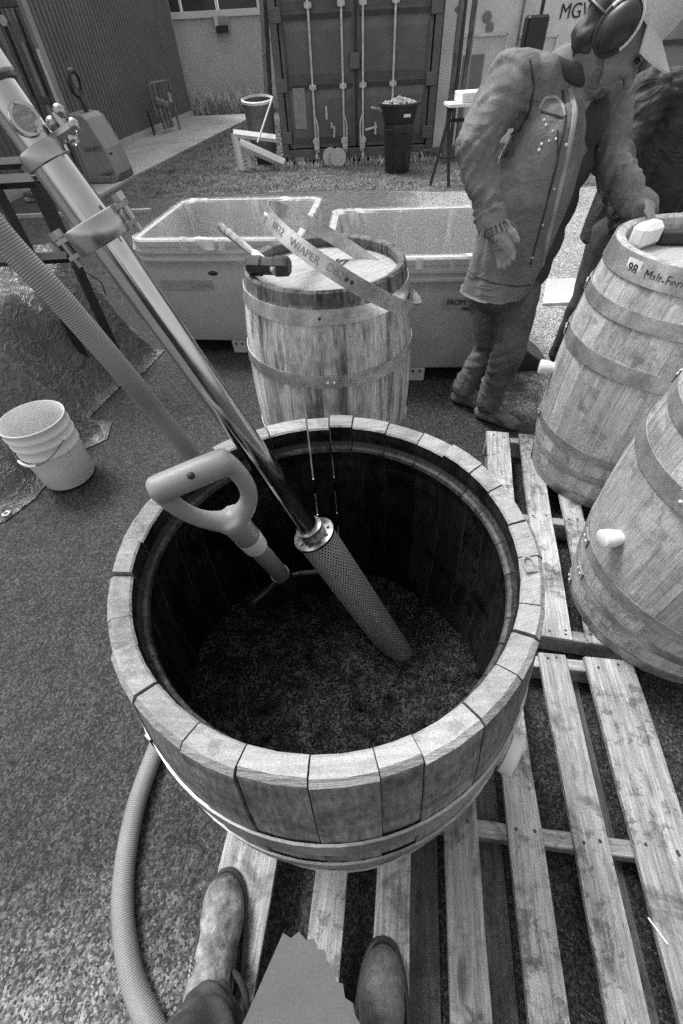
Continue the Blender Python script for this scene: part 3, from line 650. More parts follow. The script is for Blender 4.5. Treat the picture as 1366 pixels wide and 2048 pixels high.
# ================================================================== BARRELS
def barrel(name, label, loc, h, rh, rb, n, mats, hoops, head, az, gap=.0006, thick=.030, seed=1, opened=False):
    random.seed(seed)
    t = thing(name, label, 'barrel', loc, 0)
    R = lambda z: rb - (rb - rh) * (2 * z / h - 1) ** 2
    ws = [random.uniform(.7, 1.35) for _ in range(n)]; tot = sum(ws); a = az
    for i in range(n):
        da = 2 * pi * ws[i] / tot; gp = gap * random.uniform(.5, 1.8) / rb
        if opened and random.random() < .25: gp *= 1.3
        dz = random.uniform(-.0045, .0035) if opened else random.uniform(-.001, .001); dr = random.uniform(-.0022, .0022) if opened else random.uniform(-.001, .001)
        loop = []; K = 10
        for j in range(K): z = (h - .008) * j / (K - 1) ; loop.append((R(z) + dr, z, 0))
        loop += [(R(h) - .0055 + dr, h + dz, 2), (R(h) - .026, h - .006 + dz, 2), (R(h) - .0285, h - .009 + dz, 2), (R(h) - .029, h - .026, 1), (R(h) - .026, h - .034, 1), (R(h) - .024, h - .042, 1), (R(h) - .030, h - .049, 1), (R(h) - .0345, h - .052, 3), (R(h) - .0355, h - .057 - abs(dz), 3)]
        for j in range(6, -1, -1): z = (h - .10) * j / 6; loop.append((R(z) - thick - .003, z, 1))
        nl = len(loop); A = [a + gp / 2 + (da - gp) * q for q in (0, .5, 1)]; mb = MB(); vs_ = []
        for q, aa in enumerate(A):
            for r, z, _ in loop:
                rr = r * (1 if q != 1 else 1.0)
                vs_.append((rr * cos(aa), rr * sin(aa), z))
        for q in range(2):
            for j in range(nl):
                j2 = (j + 1) % nl; mi = loop[j2][2] if j2 else 1
                mb.add([], [], 0); mb.f.append((q * nl + j, (q + 1) * nl + j, (q + 1) * nl + j2, q * nl + j2)); mb.m.append(mi); mb.s.append(False)
        mb.v = [tuple(v) for v in vs_]
        mb.f.append(list(range(nl))); mb.m.append(0); mb.s.append(False)
        mb.f.append(list(range(2 * nl, 3 * nl))[::-1]); mb.m.append(0); mb.s.append(False)
        mb.build('stave', list(mats) + [M['oak_ridge']], t); a += da
    for z0, z1, hm, ra in hoops:
        mb = MB(); e = .0034; zm = (z0 + z1) / 2
        o1, o2 = R(z0) + .0008, R(z1) + .0008
        mb.lathe([(o1, z0), (o1 + e, z0), (R(zm) + .0008 + e, zm), (o2 + e, z1), (o2, z1)], 72)
        hp = mb.build('hoop', hm, t)
        # lapped end with two rivets
        mb = MB(); mb.lathe([(o1 + e + .0003, z0 + .001), (o1 + 2 * e, z0 + .0015), (R(zm) + 2 * e + .001, zm), (o2 + 2 * e, z1 - .0015), (o2 + e + .0003, z1 - .001)], 8, a0=ra, a1=ra + .17); mb.build('lap_joint', hm, hp)
        for q in (.05, .12):
            rr = R(zm) + .006; mb = MB(); mb.ball((rr * cos(ra + q), rr * sin(ra + q), zm), .006, 8, 5); mb.build('rivet', M['lockbar'], hp)
    for zt, hm in head:
        k = 7; rr = R(zt) - .028; hb = thing.__name__
        cuts = [-rr + 2 * rr * i / k + (random.uniform(-.01, .01) if 0 < i < k else 0) for i in range(k + 1)]
        for i in range(k):
            x0, x1 = cuts[i] + .0006, cuts[i + 1] - .0006; poly = []
            for s in range(6): x = x0 + (x1 - x0) * s / 5; poly.append((sqrt(max(rr * rr - x * x, 1e-6)), x))
            for s in range(5, -1, -1): x = x0 + (x1 - x0) * s / 5; poly.append((-sqrt(max(rr * rr - x * x, 1e-6)), x))
            mb = MB(); mb.prism(poly, .022, Matrix.Translation((0, 0, zt - .022))); mb.build('head_board', hm, t, rot=(0, 0, radians(35)))
    return t, R

OB = Vector((-.027, .375, .14))
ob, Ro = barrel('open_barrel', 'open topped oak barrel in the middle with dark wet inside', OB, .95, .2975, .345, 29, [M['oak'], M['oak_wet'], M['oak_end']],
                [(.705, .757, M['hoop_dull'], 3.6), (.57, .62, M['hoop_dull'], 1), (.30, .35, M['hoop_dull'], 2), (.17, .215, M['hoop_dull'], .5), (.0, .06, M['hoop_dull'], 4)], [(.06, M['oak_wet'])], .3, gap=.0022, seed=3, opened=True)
def bung(parent, R, az, z, rb_=.026, mat='white_pl', ln=.05):
    d = Vector((cos(az), sin(az), 0)); p0 = d * (R(z) - .01) + Vector((0, 0, z)); p1 = d * (R(z) + ln) + Vector((0, 0, z))
    mb = MB(); mb.tube([p0, p0 + d * .015, p0 + d * (ln * .75), p1, p1 + d * .004], [rb_ * .8, rb_ * .85, rb_ * 1.05, rb_ * 1.08, rb_ * .9], 16); return mb.build('bung', M[mat], parent)
bung(ob, Ro, radians(-38), .63, .030, ln=.022)
# marker scribble on one stave end
link('marking', text_mesh('D', .045, lambda c: Vector((.2715 + c.y * .55 - .008, -.075 + c.x, .9495 + c.z + (c.y * -.03))), M['ink_grey']), ob)

# spent grain inside
def MZ(x, y):
    z = .028 * noise.noise((x * 7, y * 7, 0)) + .016 * abs(noise.noise((x * 22, y * 22, 3))) + .006 * noise.noise((x * 60, y * 60, 5))
    for cx, cy, k_ in ((.17, .08, -.10), (-.10, .16, .02)): z += k_ * math.exp(-((x - cx) ** 2 + (y - cy) ** 2) / .010)
    return z - .28 * y - .10 * x
mb = MB(); rr = .322; n_ = 90; vs_ = [(0, 0, .01)]; fs = []
for i in range(1, 31):
    for j in range(n_):
        a = 2 * pi * j / n_; r = rr * i / 30; x, y = r * cos(a), r * sin(a); vs_.append((x, y, MZ(x, y)))
for j in range(n_): fs.append((0, 1 + j, 1 + (j + 1) % n_))
for i in range(29):
    for j in range(n_): fs.append((1 + i * n_ + j, 1 + (i + 1) * n_ + j, 1 + (i + 1) * n_ + (j + 1) % n_, 1 + i * n_ + (j + 1) % n_))
mb.add(vs_, fs, 0, True)
for _ in range(9000):
    a, r = random.uniform(0, 2 * pi), .312 * sqrt(random.random()); x, y = r * cos(a), r * sin(a)
    z = MZ(x, y) + .001
    s = random.uniform(.0016, .0036); aa = random.uniform(0, pi); ca, sa = cos(aa) * s * 1.8, sin(aa) * s * 1.8; tz = random.uniform(-.5, .5) * s
    mb.add([(x + ca, y + sa, z + tz), (x - ca, y - sa, z - tz), (x - sa * .5, y + ca * .5, z), (x + sa * .5, y - ca * .5, z), (x, y, z + s * .7), (x, y, z - s * .7)], oct_f, 1)
sg = mb.build('spent_grain', [M['mash'], M['husk']], None, OB + Vector((0, 0, .495))); struct(sg, 'stuff')

# stained barrel behind
BB = Vector((-.008, 1.79, 0))
bb, Rb = barrel('closed_barrel', 'stained closed barrel behind the open one, hammer and loose hoop on it', BB, 1.0, .305, .355, 27, [M['oak_old'], M['oak_old'], M['oak_old']],
                [(.895, .945, M['hoop'], 1.5), (.665, .715, M['hoop'], 4.62), (.30, .345, M['hoop'], 1), (.12, .16, M['hoop'], 2), (.0, .06, M['hoop'], 3)], [(.955, M['head']), (.05, M['head'])], .1, seed=5)
for az_, z_ in ((-1.62, .69), (-1.66, .918)):
    mb = MB(); rr = Rb(z_) + .004; mb.ball((rr * cos(az_), rr * sin(az_), z_), .006, 8, 5); mb.build('rivet', M['castiron'], bb)
Mt = Matrix.Translation((.03, .02, .9555)) @ RZ(radians(62))
link('lettering', text_mesh('OC', .075, lambda c: Mt @ Vector((c.x, c.y + .07, c.z + .0008)), M['ink']), bb); link('lettering', text_mesh('NES', .075, lambda c: Mt @ Vector((c.x - .02, c.y - .02, c.z + .0008)), M['ink']), bb)

# far closed barrel with label
FB = Vector((1.235, 1.47, .14))
fb, Rf = barrel('closed_barrel', 'closed oak barrel marked 98 with handwriting on its top hoop', FB, .95, .2956, .345, 26, [M['oak_new'], M['oak_new'], M['oak_new']],
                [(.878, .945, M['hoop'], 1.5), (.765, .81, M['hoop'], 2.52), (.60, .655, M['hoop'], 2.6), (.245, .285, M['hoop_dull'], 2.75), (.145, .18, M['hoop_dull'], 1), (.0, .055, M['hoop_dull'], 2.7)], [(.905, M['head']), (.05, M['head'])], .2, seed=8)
bung(fb, Rf, radians(160), .465, .027)
def az_at(c, r, z, px):
    best = None
    for i in range(360):
        a = 2 * pi * i / 360; q = Vector((c.x + r * cos(a), c.y + r * sin(a), c.z + z))
        nrm = Vector((cos(a), sin(a), 0))
        if nrm.dot(EYEP - q) <= 0: continue
        e = abs(proj(q)[0] - px)
        if best is None or e < best[0]: best = (e, a)
    return best[1]
rr = Rf(.91) + .0046
a1_ = az_at(FB, rr, .915, 1262); a2_ = az_at(FB, rr, .90, 1288)
def wrap(a0, z0, r, k=1.0, tilt=0.0): return lambda c: Vector(((r + c.z) * cos(a0 + c.x * k / r), (r + c.z) * sin(a0 + c.x * k / r), z0 + c.y + tilt * c.x))
mb = MB(); mb.lathe([(rr - .001, .888), (rr, .90), (rr - .0004, .934)], 6, a0=a1_ - .05, a1=a1_ + .13); tg_ = mb.build('paper_tag', M['paper'], fb)
link('lettering', text_mesh('98', .038, wrap(a1_ - .02, .897, rr + .0008), M['ink']), tg_)
link('lettering', text_mesh('Malt-Ferm', .040, wrap(a1_ + .19, .895, rr + .0008, .80), M['ink'], bold=-.0004), fb)
# things lying on its head
mb = MB(); mb.box((0, 0, .035), (.10, .06, .07)); tag(mb.build('paper_cup', M['white_pl'], None, FB + Vector((-.17, .12, .906)), bevel=.015, rot=(0, 0, .5)), 'white folded cup standing inside the top of the barrel marked 98', 'cup')
mb = MB(); mb.box((0, 0, .02), (.42, .05, .035)); tag(mb.build('wood_lath', M['black_metal'], None, FB + Vector((.09, .10, .907)), bevel=.004, rot=(0, 0, -.15)), 'dark bar lying across the head of the barrel marked 98', 'bar')

# near right barrel
NB = Vector((1.13, .74, .14))
nb, Rn = barrel('closed_barrel', 'big pale oak barrel at the right edge with a white bung', NB, .95, .2956, .345, 24, [M['oak_new'], M['oak_new'], M['oak_new']],
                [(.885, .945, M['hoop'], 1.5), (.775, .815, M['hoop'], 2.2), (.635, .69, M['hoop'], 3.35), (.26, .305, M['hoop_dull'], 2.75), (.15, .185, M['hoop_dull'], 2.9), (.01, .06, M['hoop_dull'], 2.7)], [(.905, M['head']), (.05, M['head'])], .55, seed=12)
bung(nb, Rn, az_at(NB, Rn(.44), .44, 1238), .44, .026)

# ================================================================== loose hoop + hammer on the stained barrel
lh = thing('loose_hoop', 'loose tilted barrel hoop with handwriting resting on the stained barrel', 'hoop', (.065, 1.63, 1.045))
nn = Vector((.612, .12, 1)).normalized(); e1 = nn.cross(Vector((0, 1, 0))).normalized(); e2 = nn.cross(e1)
Mr = Matrix((( e1.x, e2.x, nn.x, 0), (e1.y, e2.y, nn.y, 0), (e1.z, e2.z, nn.z, 0), (0, 0, 0, 1)))
rr = .294
mb = MB(); mb.lathe([(rr - .0015, -.024), (rr + .0015, -.024), (rr + .0035, .024), (rr + .0005, .024)], 80, closed=True, M=Mr); mb.build('band', M['hoop'], lh)
def az_ring(px, py):
    return min((((proj(Vector((.065, 1.63, 1.045)) + Mr @ Vector((rr * cos(a), rr * sin(a), 0)))[0] - px) ** 2 + (proj(Vector((.065, 1.63, 1.045)) + Mr @ Vector((rr * cos(a), rr * sin(a), 0)))[1] - py) ** 2), a) for a in [2 * pi * i / 360 for i in range(360)])[1]
a_l, a_m = az_ring(545, 455), az_ring(620, 520)
for s, a, z0 in (('0822', a_l - .02, -.009), ('W/APER', a_l + .30, -.012), ('DB2Y', a_m + .16, -.008)):
    f_ = wrap(a, z0, rr + .0038); link('lettering', text_mesh(s, .031, lambda c: Mr @ f_(c), M['ink_grey'], bold=-.0004), lh)
for q in (0, .06):
    a = az_ring(690, 565) + q; mb = MB(); mb.ball(Mr @ Vector(((rr + .003) * cos(a), (rr + .003) * sin(a), 0)), .006, 8, 5); mb.build('rivet', M['castiron'], lh)
for q in (0, .05):
    a = az_ring(535, 440) + q - .12; mb = MB(); mb.ball(Mr @ Vector(((rr + .003) * cos(a), (rr + .003) * sin(a), .0)), .007, 8, 5); mb.build('rivet', M['lockbar'], lh)

hp0 = Y(520, 520, 1.66); hz = 1.0
hm = thing('sledge_hammer', 'short sledge hammer with a worn wooden handle lying on the stained barrel', 'hammer', (0, 0, 0))
hA = Vector(D(505, 548, 1.0)); hc = Vector((-.205, 1.655, 1.03)); hx = Vector((.93, -.22, .0)).normalized()
mb = MB(); octp = [(cos(pi / 8 + i * pi / 4), sin(pi / 8 + i * pi / 4)) for i in range(8)]
side = Vector((0, 0, 1)); oth = hx.cross(side); vs_ = []; prof = [(-.078, .024), (-.072, .031), (-.028, .033), (-.018, .028), (.018, .028), (.028, .033), (.072, .031), (.078, .024)]
for x, r in prof:
    for a, b in octp: vs_.append(hc + hx * x + (side * a + oth * b) * r)
mb.add(vs_, [(i * 8 + j, i * 8 + (j + 1) % 8, i * 8 + 8 + (j + 1) % 8, i * 8 + 8 + j) for i in range(len(prof) - 1) for j in range(8)] + [list(range(8))[::-1], list(range((len(prof) - 1) * 8, len(prof) * 8))])
mb.build('hammer_head', M['castiron'], hm)
he = Vector(Y(440, 452, 1.98)); hd_ = (he - hc); Lh = hd_.length
mb = MB(); mb.tube([Vector((0, 0, -.045)), Vector((0, 0, Lh * .3)), Vector((0, 0, Lh * .7)), Vector((0, 0, Lh * .97)), Vector((0, 0, Lh))], [.014, .015, .0165, .018, .014], 10, flat=(1, .8))
ho = mb.build('handle', M['handle'], hm, hc); ho.rotation_mode = 'QUATERNION'; ho.rotation_quaternion = hd_.to_track_quat('Z', 'Y')
mb = MB(); mb.tube([Vector((0, 0, .03)), Vector((0, 0, .10))], .0172, 10, flat=(1, .85)); hw = mb.build('handle_wrap', M['paper'], hm, hc); hw.rotation_mode = 'QUATERNION'; hw.rotation_quaternion = hd_.to_track_quat('Z', 'Y')

# ================================================================== steel racking wand with strainer
PA, PB = Vector((-.239, .534, 1.439)), Vector((-.057, .500, .960)); pd = (PB - PA).normalized()
wd_ = thing('racking_wand', 'polished steel suction pipe with clamps and perforated strainer standing in the barrel', 'pipe', PB)
qz = (-pd).to_track_quat('Z', 'Y')      # local +z runs up the pipe, origin at the strainer flange
def pw(mb, nm, mat, parent=wd_):
    o = mb.build(nm, mat, parent)
    if parent is wd_: o.rotation_mode = 'QUATERNION'; o.rotation_quaternion = qz
    return o
LP = (PA - PB).length
def loc_dir(v):
    q = qz.inverted() @ Vector(v); q.z = 0; return q.normalized()
mb = MB(); mb.lathe([(.0, .01), (.0172, .01), (.01905, .012), (.01905, LP - .012)], 40); pw(mb, 'lower_pipe', M['steel'])
mb = MB(); mb.lathe([(.0, LP + .012), (.0215, LP + .012), (.0182, LP + .066), (.0172, LP + .118), (.0, LP + .118)], 40); pw(mb, 'upper_pipe', M['steel'])
mb = MB(); mb.lathe([(.019, LP - .0125), (.0312, LP - .012), (.0325, LP - .0105), (.0325, LP + .0105), (.0312, LP + .012), (.0215, LP + .0125)], 40); cp = pw(mb, 'clamp', M['steel2'])
for ld in (loc_dir((.95, .1, .35)), loc_dir((-.95, -.25, -.35))):
    dx, dy = ld.x, ld.y; a = atan2(dy, dx); mb = MB()
    for z in (-.008, .008): mb.box((dx * .037, dy * .037, LP + z), (.013, .012, .004), RZ(a))
    mb.tube([(dx * .039, dy * .039, LP - .018), (dx * .039, dy * .039, LP + .018)], .0035, 8); mb.tube([(dx * .039, dy * .039, LP + .011), (dx * .039, dy * .039, LP + .018)], .007, 6, sm=False); mb.build('clamp_bolt', M['steel2'], cp)
# side port (tee) with a saddle clamp, collar, sleeve
tz = LP + .090
mb = MB(); ax = loc_dir((.62, -.78, .1)); ax3 = loc_dir((.97, .1, .3)); ax2 = Vector((0, 0, 1)); mb.tube([ax * .0, ax * .022, ax * .023, ax * .023, ax * .012], [.0125, .0125, .012, .0095, .0095], 24, caps=False)
for i, v in enumerate(mb.v): mb.v[i] = (v[0], v[1], v[2] + tz)
tee = pw(mb, 'side_port', M['steel'])
mb = MB(); mb.tube([ax * .0182 + Vector((0, 0, tz)), ax * .0187 + Vector((0, 0, tz))], .0094, 24); mb.build('port_bore', M['ink'], tee)
mb = MB(); mb.lathe([(.0180, LP + .060), (.0225, LP + .061), (.0230, LP + .070), (.0215, LP + .074), (.0175, LP + .075)], 40); col = pw(mb, 'weld_collar', M['steel2'])
mb = MB(); c_ = ax3 * .032 + Vector((0, 0, LP + .072)); c_ = c_ - ax3 * .006; mb.tube([c_ - ax3 * .012, c_ + ax3 * .012], .006, 8); mb.tube([c_ + ax3 * .006 + Vector((0, 0, -.010)), c_ + ax3 * .006 + Vector((0, 0, .014))], .005, 8)
for q, zz in ((-.002, .009), (.010, .013), (.006, -.006), (.014, .001)): mb.ball(c_ + ax3 * q + Vector((0, 0, zz)), .0058, 8, 6)
mb.build('wing_nut', M['steel2'], col)
mb = MB(); mb.lathe([(.0170, LP + .1165), (.0200, LP + .117), (.0200, LP + .1195), (.0170, LP + .120)], 40); pw(mb, 'seal_ring', M['castiron'])
mb = MB(); mb.lathe([(.0170, LP + .120), (.0215, LP + .122), (.0235, LP + .20), (.0270, LP + .34)], 40); pw(mb, 'hose_sleeve', M['white_pl'])
# strainer
mb = MB(); mb.lathe([(.019, .014), (.0255, .013), (.0255, .007), (.021, .004), (.021, -.006), (.040, -.008), (.0405, -.013), (.037, -.014)], 40); fl_ = pw(mb, 'flange', M['steel2'])
for i in range(10):
    a = 2 * pi * i / 10; mb = MB(); mb.ball((.030 * cos(a), .030 * sin(a), -.0075), (.0042, .0042, .0018), 8, 5); mb.build('flange_hole', M['ink'], fl_)
me = bpy.data.meshes.new('strainer'); n_ = 48; rows = 14; Ls = .70; vs_ = []; fs = []; uvs = []
for i in range(rows + 1):
    for j in range(n_): a = 2 * pi * j / n_; vs_.append((.037 * cos(a), .037 * sin(a), -.013 - Ls * i / rows))
for i in range(rows):
    for j in range(n_):
        fs.append((i * n_ + j, i * n_ + n_ + j, i * n_ + n_ + (j + 1) % n_, i * n_ + (j + 1) % n_))
        for (ii, jj) in ((i, j), (i + 1, j), (i + 1, j + 1), (i, j + 1)): uvs += [jj / n_ * 36, ii / rows * Ls / .0060]
me.from_pydata(vs_, [], fs); ul = me.uv_layers.new(name='UVMap'); ul.data.foreach_set('uv', uvs); me.materials.append(M['perf']); me.polygons.foreach_set('use_smooth', [True] * len(fs))
so = link('strainer', me, wd_); so.rotation_mode = 'QUATERNION'; so.rotation_quaternion = qz
mb = MB(); mb.lathe([(.012, -.01), (.012, -.6), (0, -.6)], 16); pw(mb, 'strainer_core', M['black_metal'])

# ================================================================== digging fork
fk = thing('shovel', 'grey D handled shovel standing inside the open barrel', 'shovel', (-.15, .5, .55))
fo = Vector((-.15, .5, .55)); gl, gr = Vector(D(300, 985, .555)) - fo, Vector(D(462, 918, .565)) - fo
sk = Vector(D(474, 1050, .655)) - fo; s1 = Vector(D(545, 1130, .80)) - fo; s2 = Vector(D(578, 1168, .96)) - fo
mb = MB(); gm_ = (gl + gr) / 2 ; gd = (gr - gl).normalized()
mb.tube([gl, gl + gd * .006, gl * .5 + gr * .5, gr - gd * .006, gr], [.013, .019, .0197, .019, .014], 20)
def bez(p, q, r, k=10): return [p * (1 - t) ** 2 + q * 2 * t * (1 - t) + r * t * t for t in [i / k for i in range(k + 1)]]
ya = (sk - gm_).normalized()
mb.tube(bez(gl + gd * .010, gl + ya * .085 + gd * .004, sk - ya * .012), [.014, .0135, .013, .0128, .0128, .013, .0135, .0145, .016, .018, .020], 14)
mb.tube(bez(gr - gd * .008, gr + ya * .090 + gd * .010, sk - ya * .012), [.014, .0135, .013, .0128, .0128, .013, .0135, .0145, .016, .018, .020], 14)
mb.tube([sk - ya * .024, sk - ya * .012, sk, sk + (s1 - sk) * .35, sk + (s1 - sk) * .5], [.024, .025, .022, .0195, .0185], 18)
tmp = mb.build('tmp', M['fork_pl']); 
for o in (tmp,):
    r_ = o.modifiers.new('r', 'REMESH'); r_.mode = 'VOXEL'; r_.voxel_size = .0035; s__ = o.modifiers.new('s', 'SMOOTH'); s__.iterations = 6
    dg = bpy.context.evaluated_depsgraph_get(); me = bpy.data.meshes.new_from_object(o.evaluated_get(dg)); bpy.data.objects.remove(o)
    me.polygons.foreach_set('use_smooth', [True] * len(me.polygons)); me.materials.clear(); me.materials.append(M['fork_pl']); link('d_handle', me, fk)
mb = MB(); mb.tube([sk + (s1 - sk) * .4, s1, s2], [.0165, .0165, .0165], 16); mb.build('shaft', M['fork_pl'], fk)
# collar sticker and fork head
mb = MB(); mb.tube([sk + (s1 - sk) * .24, sk + (s1 - sk) * .48], [.0213, .0200], 18, caps=False); mb.build('sticker', M['paper'], fk)
fh = s2; dn = (s2 - s1).normalized(); sdv = (gr - gl).normalized(); sdv = (sdv - dn * sdv.dot(dn)).normalized()
nb_ = dn.cross(sdv).normalized(); mb = MB(); vs_ = []; fs = []; nu, nv = 10, 8
for th_ in (0, .004):
    for j in range(nv + 1):
        q = j / nv; wdt = .086 * (1 - .25 * q ** 4)
        for i in range(nu + 1):
            a = -1 + 2 * i / nu; vs_.append(fh + dn * (-.015 + .27 * q - .02 * (1 - abs(a)) * (q < .01)) + sdv * a * wdt + nb_ * (.022 * a * a - .012 + th_))
o_n = (nu + 1) * (nv + 1)
for L_ in (0, 1):
    for j in range(nv):
        for i in range(nu): k = L_ * o_n + j * (nu + 1) + i; fs.append((k, k + 1, k + nu + 2, k + nu + 1))
for i in range(nu): fs.append((i, i + 1, o_n + i + 1, o_n + i))
mb.add(vs_, fs, 0, True); bl_ = mb.build('blade', M['stacker_wet'], fk)
mb = MB(); mb.tube([fh - sdv * .086 - dn * .012 + nb_ * .010, fh - sdv * .03 - dn * .018 - nb_ * .008, fh + sdv * .03 - dn * .018 - nb_ * .008, fh + sdv * .086 - dn * .012 + nb_ * .010], .006, 8); mb.build('tread', M['stacker_wet'], bl_)
mb = MB(); mb.tube([s1 + (s2 - s1) * .4, fh, fh + dn * .07], [.020, .019, .006], 14); mb.build('socket', M['stacker_wet'], fk)
mb = MB(); mb.ball(gm_ + (EYEP - fo - gm_).normalized() * .0205, .005, 8, 6); mb.build('handle_screw', M['castiron'], fk)

# ================================================================== suction hose
def smooth_path(P, k=8):
    P = [Vector(p) for p in P]; out = []
    for i in range(len(P) - 1):
        p0, p1, p2, p3 = P[max(i - 1, 0)], P[i], P[i + 1], P[min(i + 2, len(P) - 1)]
        for j in range(k):
            t = j / k; out.append(.5 * ((2 * p1) + (p2 - p0) * t + (2 * p0 - 5 * p1 + 4 * p2 - p3) * t * t + (3 * p1 - p0 - 3 * p2 + p3) * t ** 3))
    return out + [P[-1]]
top_end = PB - pd * (LP + .33)
hpts = [top_end + pd * .03, top_end - pd * .10, top_end - pd * .22 + Vector((-.10, .06, -.02)), top_end - pd * .16 + Vector((-.30, .22, -.12)), Vector((-.70, 1.0, 1.52)), Vector((-.645, 1.005, 1.326)), Vector((-.586, 1.001, 1.189)), Vector((-.535, 1.02, 1.003)), Vector((-.515, 1.08, .81)), Vector((-.499, 1.15, .588)),
        Vector((-.515, 1.23, .34)), Vector((-.55, 1.24, .12)), Vector((-.60, 1.12, .04)), Vector((-.64, .92, .030)), Vector((-.63, .70, .030)), Vector((-.635, .52, .030)), Vector((-.648, .405, .030)), Vector((-.674, .24, .030)), Vector((-.67, .097, .030)), Vector((-.643, -.018, .030)), Vector((-.589, -.129, .030)), Vector((-.521, -.21, .030)), Vector((-.40, -.33, .030)), Vector((-.2, -.5, .030)), Vector((.2, -.75, .030))]
hp_ = smooth_path(hpts, 10)
mb = MB(); mb.tube(hp_, .028, 20); me = mb.mesh('suction_hose'); me.materials.append(M['ribhose'])
ul = me.uv_layers.new(name='UVMap'); acc = [0]
for i in range(1, len(hp_)): acc.append(acc[-1] + (hp_[i] - hp_[i - 1]).length)
for pl in me.polygons:
    for li in pl.loop_indices:
        vi = me.loops[li].vertex_index; ul.data[li].uv = ((vi % 20) / 20, acc[min(vi // 20, len(acc) - 1)] / .0052)
tag(link('suction_hose', me), 'thick grey ribbed hose running down from the pipe and along the ground', 'hose')

# ================================================================== tubs with plastic liners
def rrect(wx, wy, r, k=5):
    pts = []
    for cx, cy, a0 in ((wx / 2 - r, wy / 2 - r, 0), (-wx / 2 + r, wy / 2 - r, pi / 2), (-wx / 2 + r, -wy / 2 + r, pi), (wx / 2 - r, -wy / 2 + r, 1.5 * pi)):
        for i in range(k + 1): a = a0 + pi / 2 * i / k; pts.append((cx + r * cos(a), cy + r * sin(a)))
    return pts
def loft(mb, levels, mi=0, sm=True):
    base = len(mb.v); k = None
    for ring in levels:
        k = len(ring); mb.v += [tuple(p) for p in ring]
    for i in range(len(levels) - 1):
        for j in range(k):
            mb.f.append((base + i * k + j, base + i * k + (j + 1) % k, base + (i + 1) * k + (j + 1) % k, base + (i + 1) * k + j)); mb.m.append(mi); mb.s.append(sm)
def tub(name, label, lf, rot, wx, wy, H, seed, note):
    random.seed(seed)
    c = Vector(lf) + RZ(rot) @ Vector((wx / 2, wy / 2, 0)); t = thing(name, label, 'tub', c, rot)
    prof = [(.10, -.035), (.11, -.028), (H - .19, -.012), (H - .13, -.004), (H - .12, .006), (H - .108, .006), (H - .10, -.004), (H - .085, -.004), (H - .078, .008), (H - .066, .008), (H - .058, -.002), (H - .042, -.002), (H - .036, .010), (H - .008, .012), (H, .004), (H, -.03), (H - .02, -.036), (.18, -.065)]
    mb = MB(); lv = []
    for z, o in prof: lv.append([(x, y, z) for x, y in rrect(wx + 2 * o, wy + 2 * o, max(.03, .075 + o))])
    loft(mb, lv); k = len(lv[0]); n0 = (len(lv) - 1) * k
    mb.f.append([n0 + j for j in range(k)]); mb.m.append(0); mb.s.append(False); mb.f.append([j for j in range(k)][::-1]); mb.m.append(0); mb.s.append(False)
    mb.build('shell', M['tub'], t)
    for x in (-wx * .42, 0, wx * .42):
        for y in (-wy * .40, wy * .40):
            mb = MB(); mb.box((x, y, .05), (.11, .12, .10)); ft = mb.build('foot', M['tub'], t, bevel=.008)
            if y < 0:
                for q in (-.022, .022): mb = MB(); mb.box((x + q, y - .0605, .075), (.014, .004, .016)); mb.build('foot_slot', M['ink'], ft)
    sx_ = note.get('slot')
    if sx_ is not None:
        mb = MB(); mb.ball((sx_[0], -wy / 2 + .010, sx_[1]), (.034, .006, .014), 12, 8); mb.build('hand_slot', M['castiron'], t)
    for (s, x, z, sz, mt) in note.get('text', ()):
        link('lettering', text_mesh(s, sz, lambda c_: Vector((x + c_.x, -wy / 2 + .0095 - (z - (H - .2)) * 0 - c_.z, z + c_.y)), M[mt], thick=.003), t)
    for (x, z, w_, h_) in note.get('plate', ()):
        mb = MB(); mb.box((x, -wy / 2 + .0135, z), (w_, .008, h_)); mb.build('faded_label', M['stacker'], t)
    # liner: draped over the rim and down the inside, crumpled
    rings = []
    rr_ = rrect(wx, wy, .075, 9); kk = len(rr_)
    pts = []
    for i in range(kk):
        x0, y0 = rr_[i]; x1, y1 = rr_[(i + 1) % kk]; n2 = max(1, int(math.hypot(x1 - x0, y1 - y0) / .03))
        for q in range(n2): pts.append((x0 + (x1 - x0) * q / n2, y0 + (y1 - y0) * q / n2))
    def off(o, z, amp, drop=0):
        out = []
        for x, y in pts:
            f = noise.noise((x * 7 + seed, y * 7, z * 3)); f2 = noise.noise((x * 19, y * 19 + seed, 1)); s_ = 1 + (2 * (o + amp * f) / wx); s2_ = 1 + (2 * (o + amp * f) / wy)
            dd = drop * (max(0, noise.noise((x * 3.1 + seed * 3, y * 3.1, 5))) * 2.2)
            if y < -wy / 2 + .1 and -.15 < x < .25: dd *= .3
            out.append((x * s_, y * s2_, z + amp * .6 * f2 - dd))
        return out
    sk_ = 1.0
    lv = [off(-.075, .25, .02), off(-.06, .45, .03), off(-.05, H - .10, .02), off(-.038, H - .01, .012), off(-.012, H + .012, .008), off(.016, H + .006, .006), off(.022, H - .03, .010, .16), off(.030, H - .05, .020, .34)]
    mb = MB(); loft(mb, lv); mb.build('plastic_liner', M['liner'], t)
    return t
tub('harvest_tub', 'large pale plastic tub with clear liner at the left behind the stained barrel', (-1.205, 3.085, 0), radians(-9), 1.06, .94, .755, 4, {'slot': (-.06, .56), 'text': (('E. Moto', -.24, .475, .045, 'ink_grey'),), 'plate': ((-.26, .487, .36, .06),)})
tub('harvest_tub', 'large pale plastic tub with clear liner at the right, behind the man in jeans', (-.02, 2.545, 0), radians(-6), 1.12, .94, .755, 9, {'text': (('FROM THE A    I', .13, .505, .040, 'ink'), ('MCA', .22, .472, .03, 'ink')), 'plate': ((.31, .512, .40, .06),)})

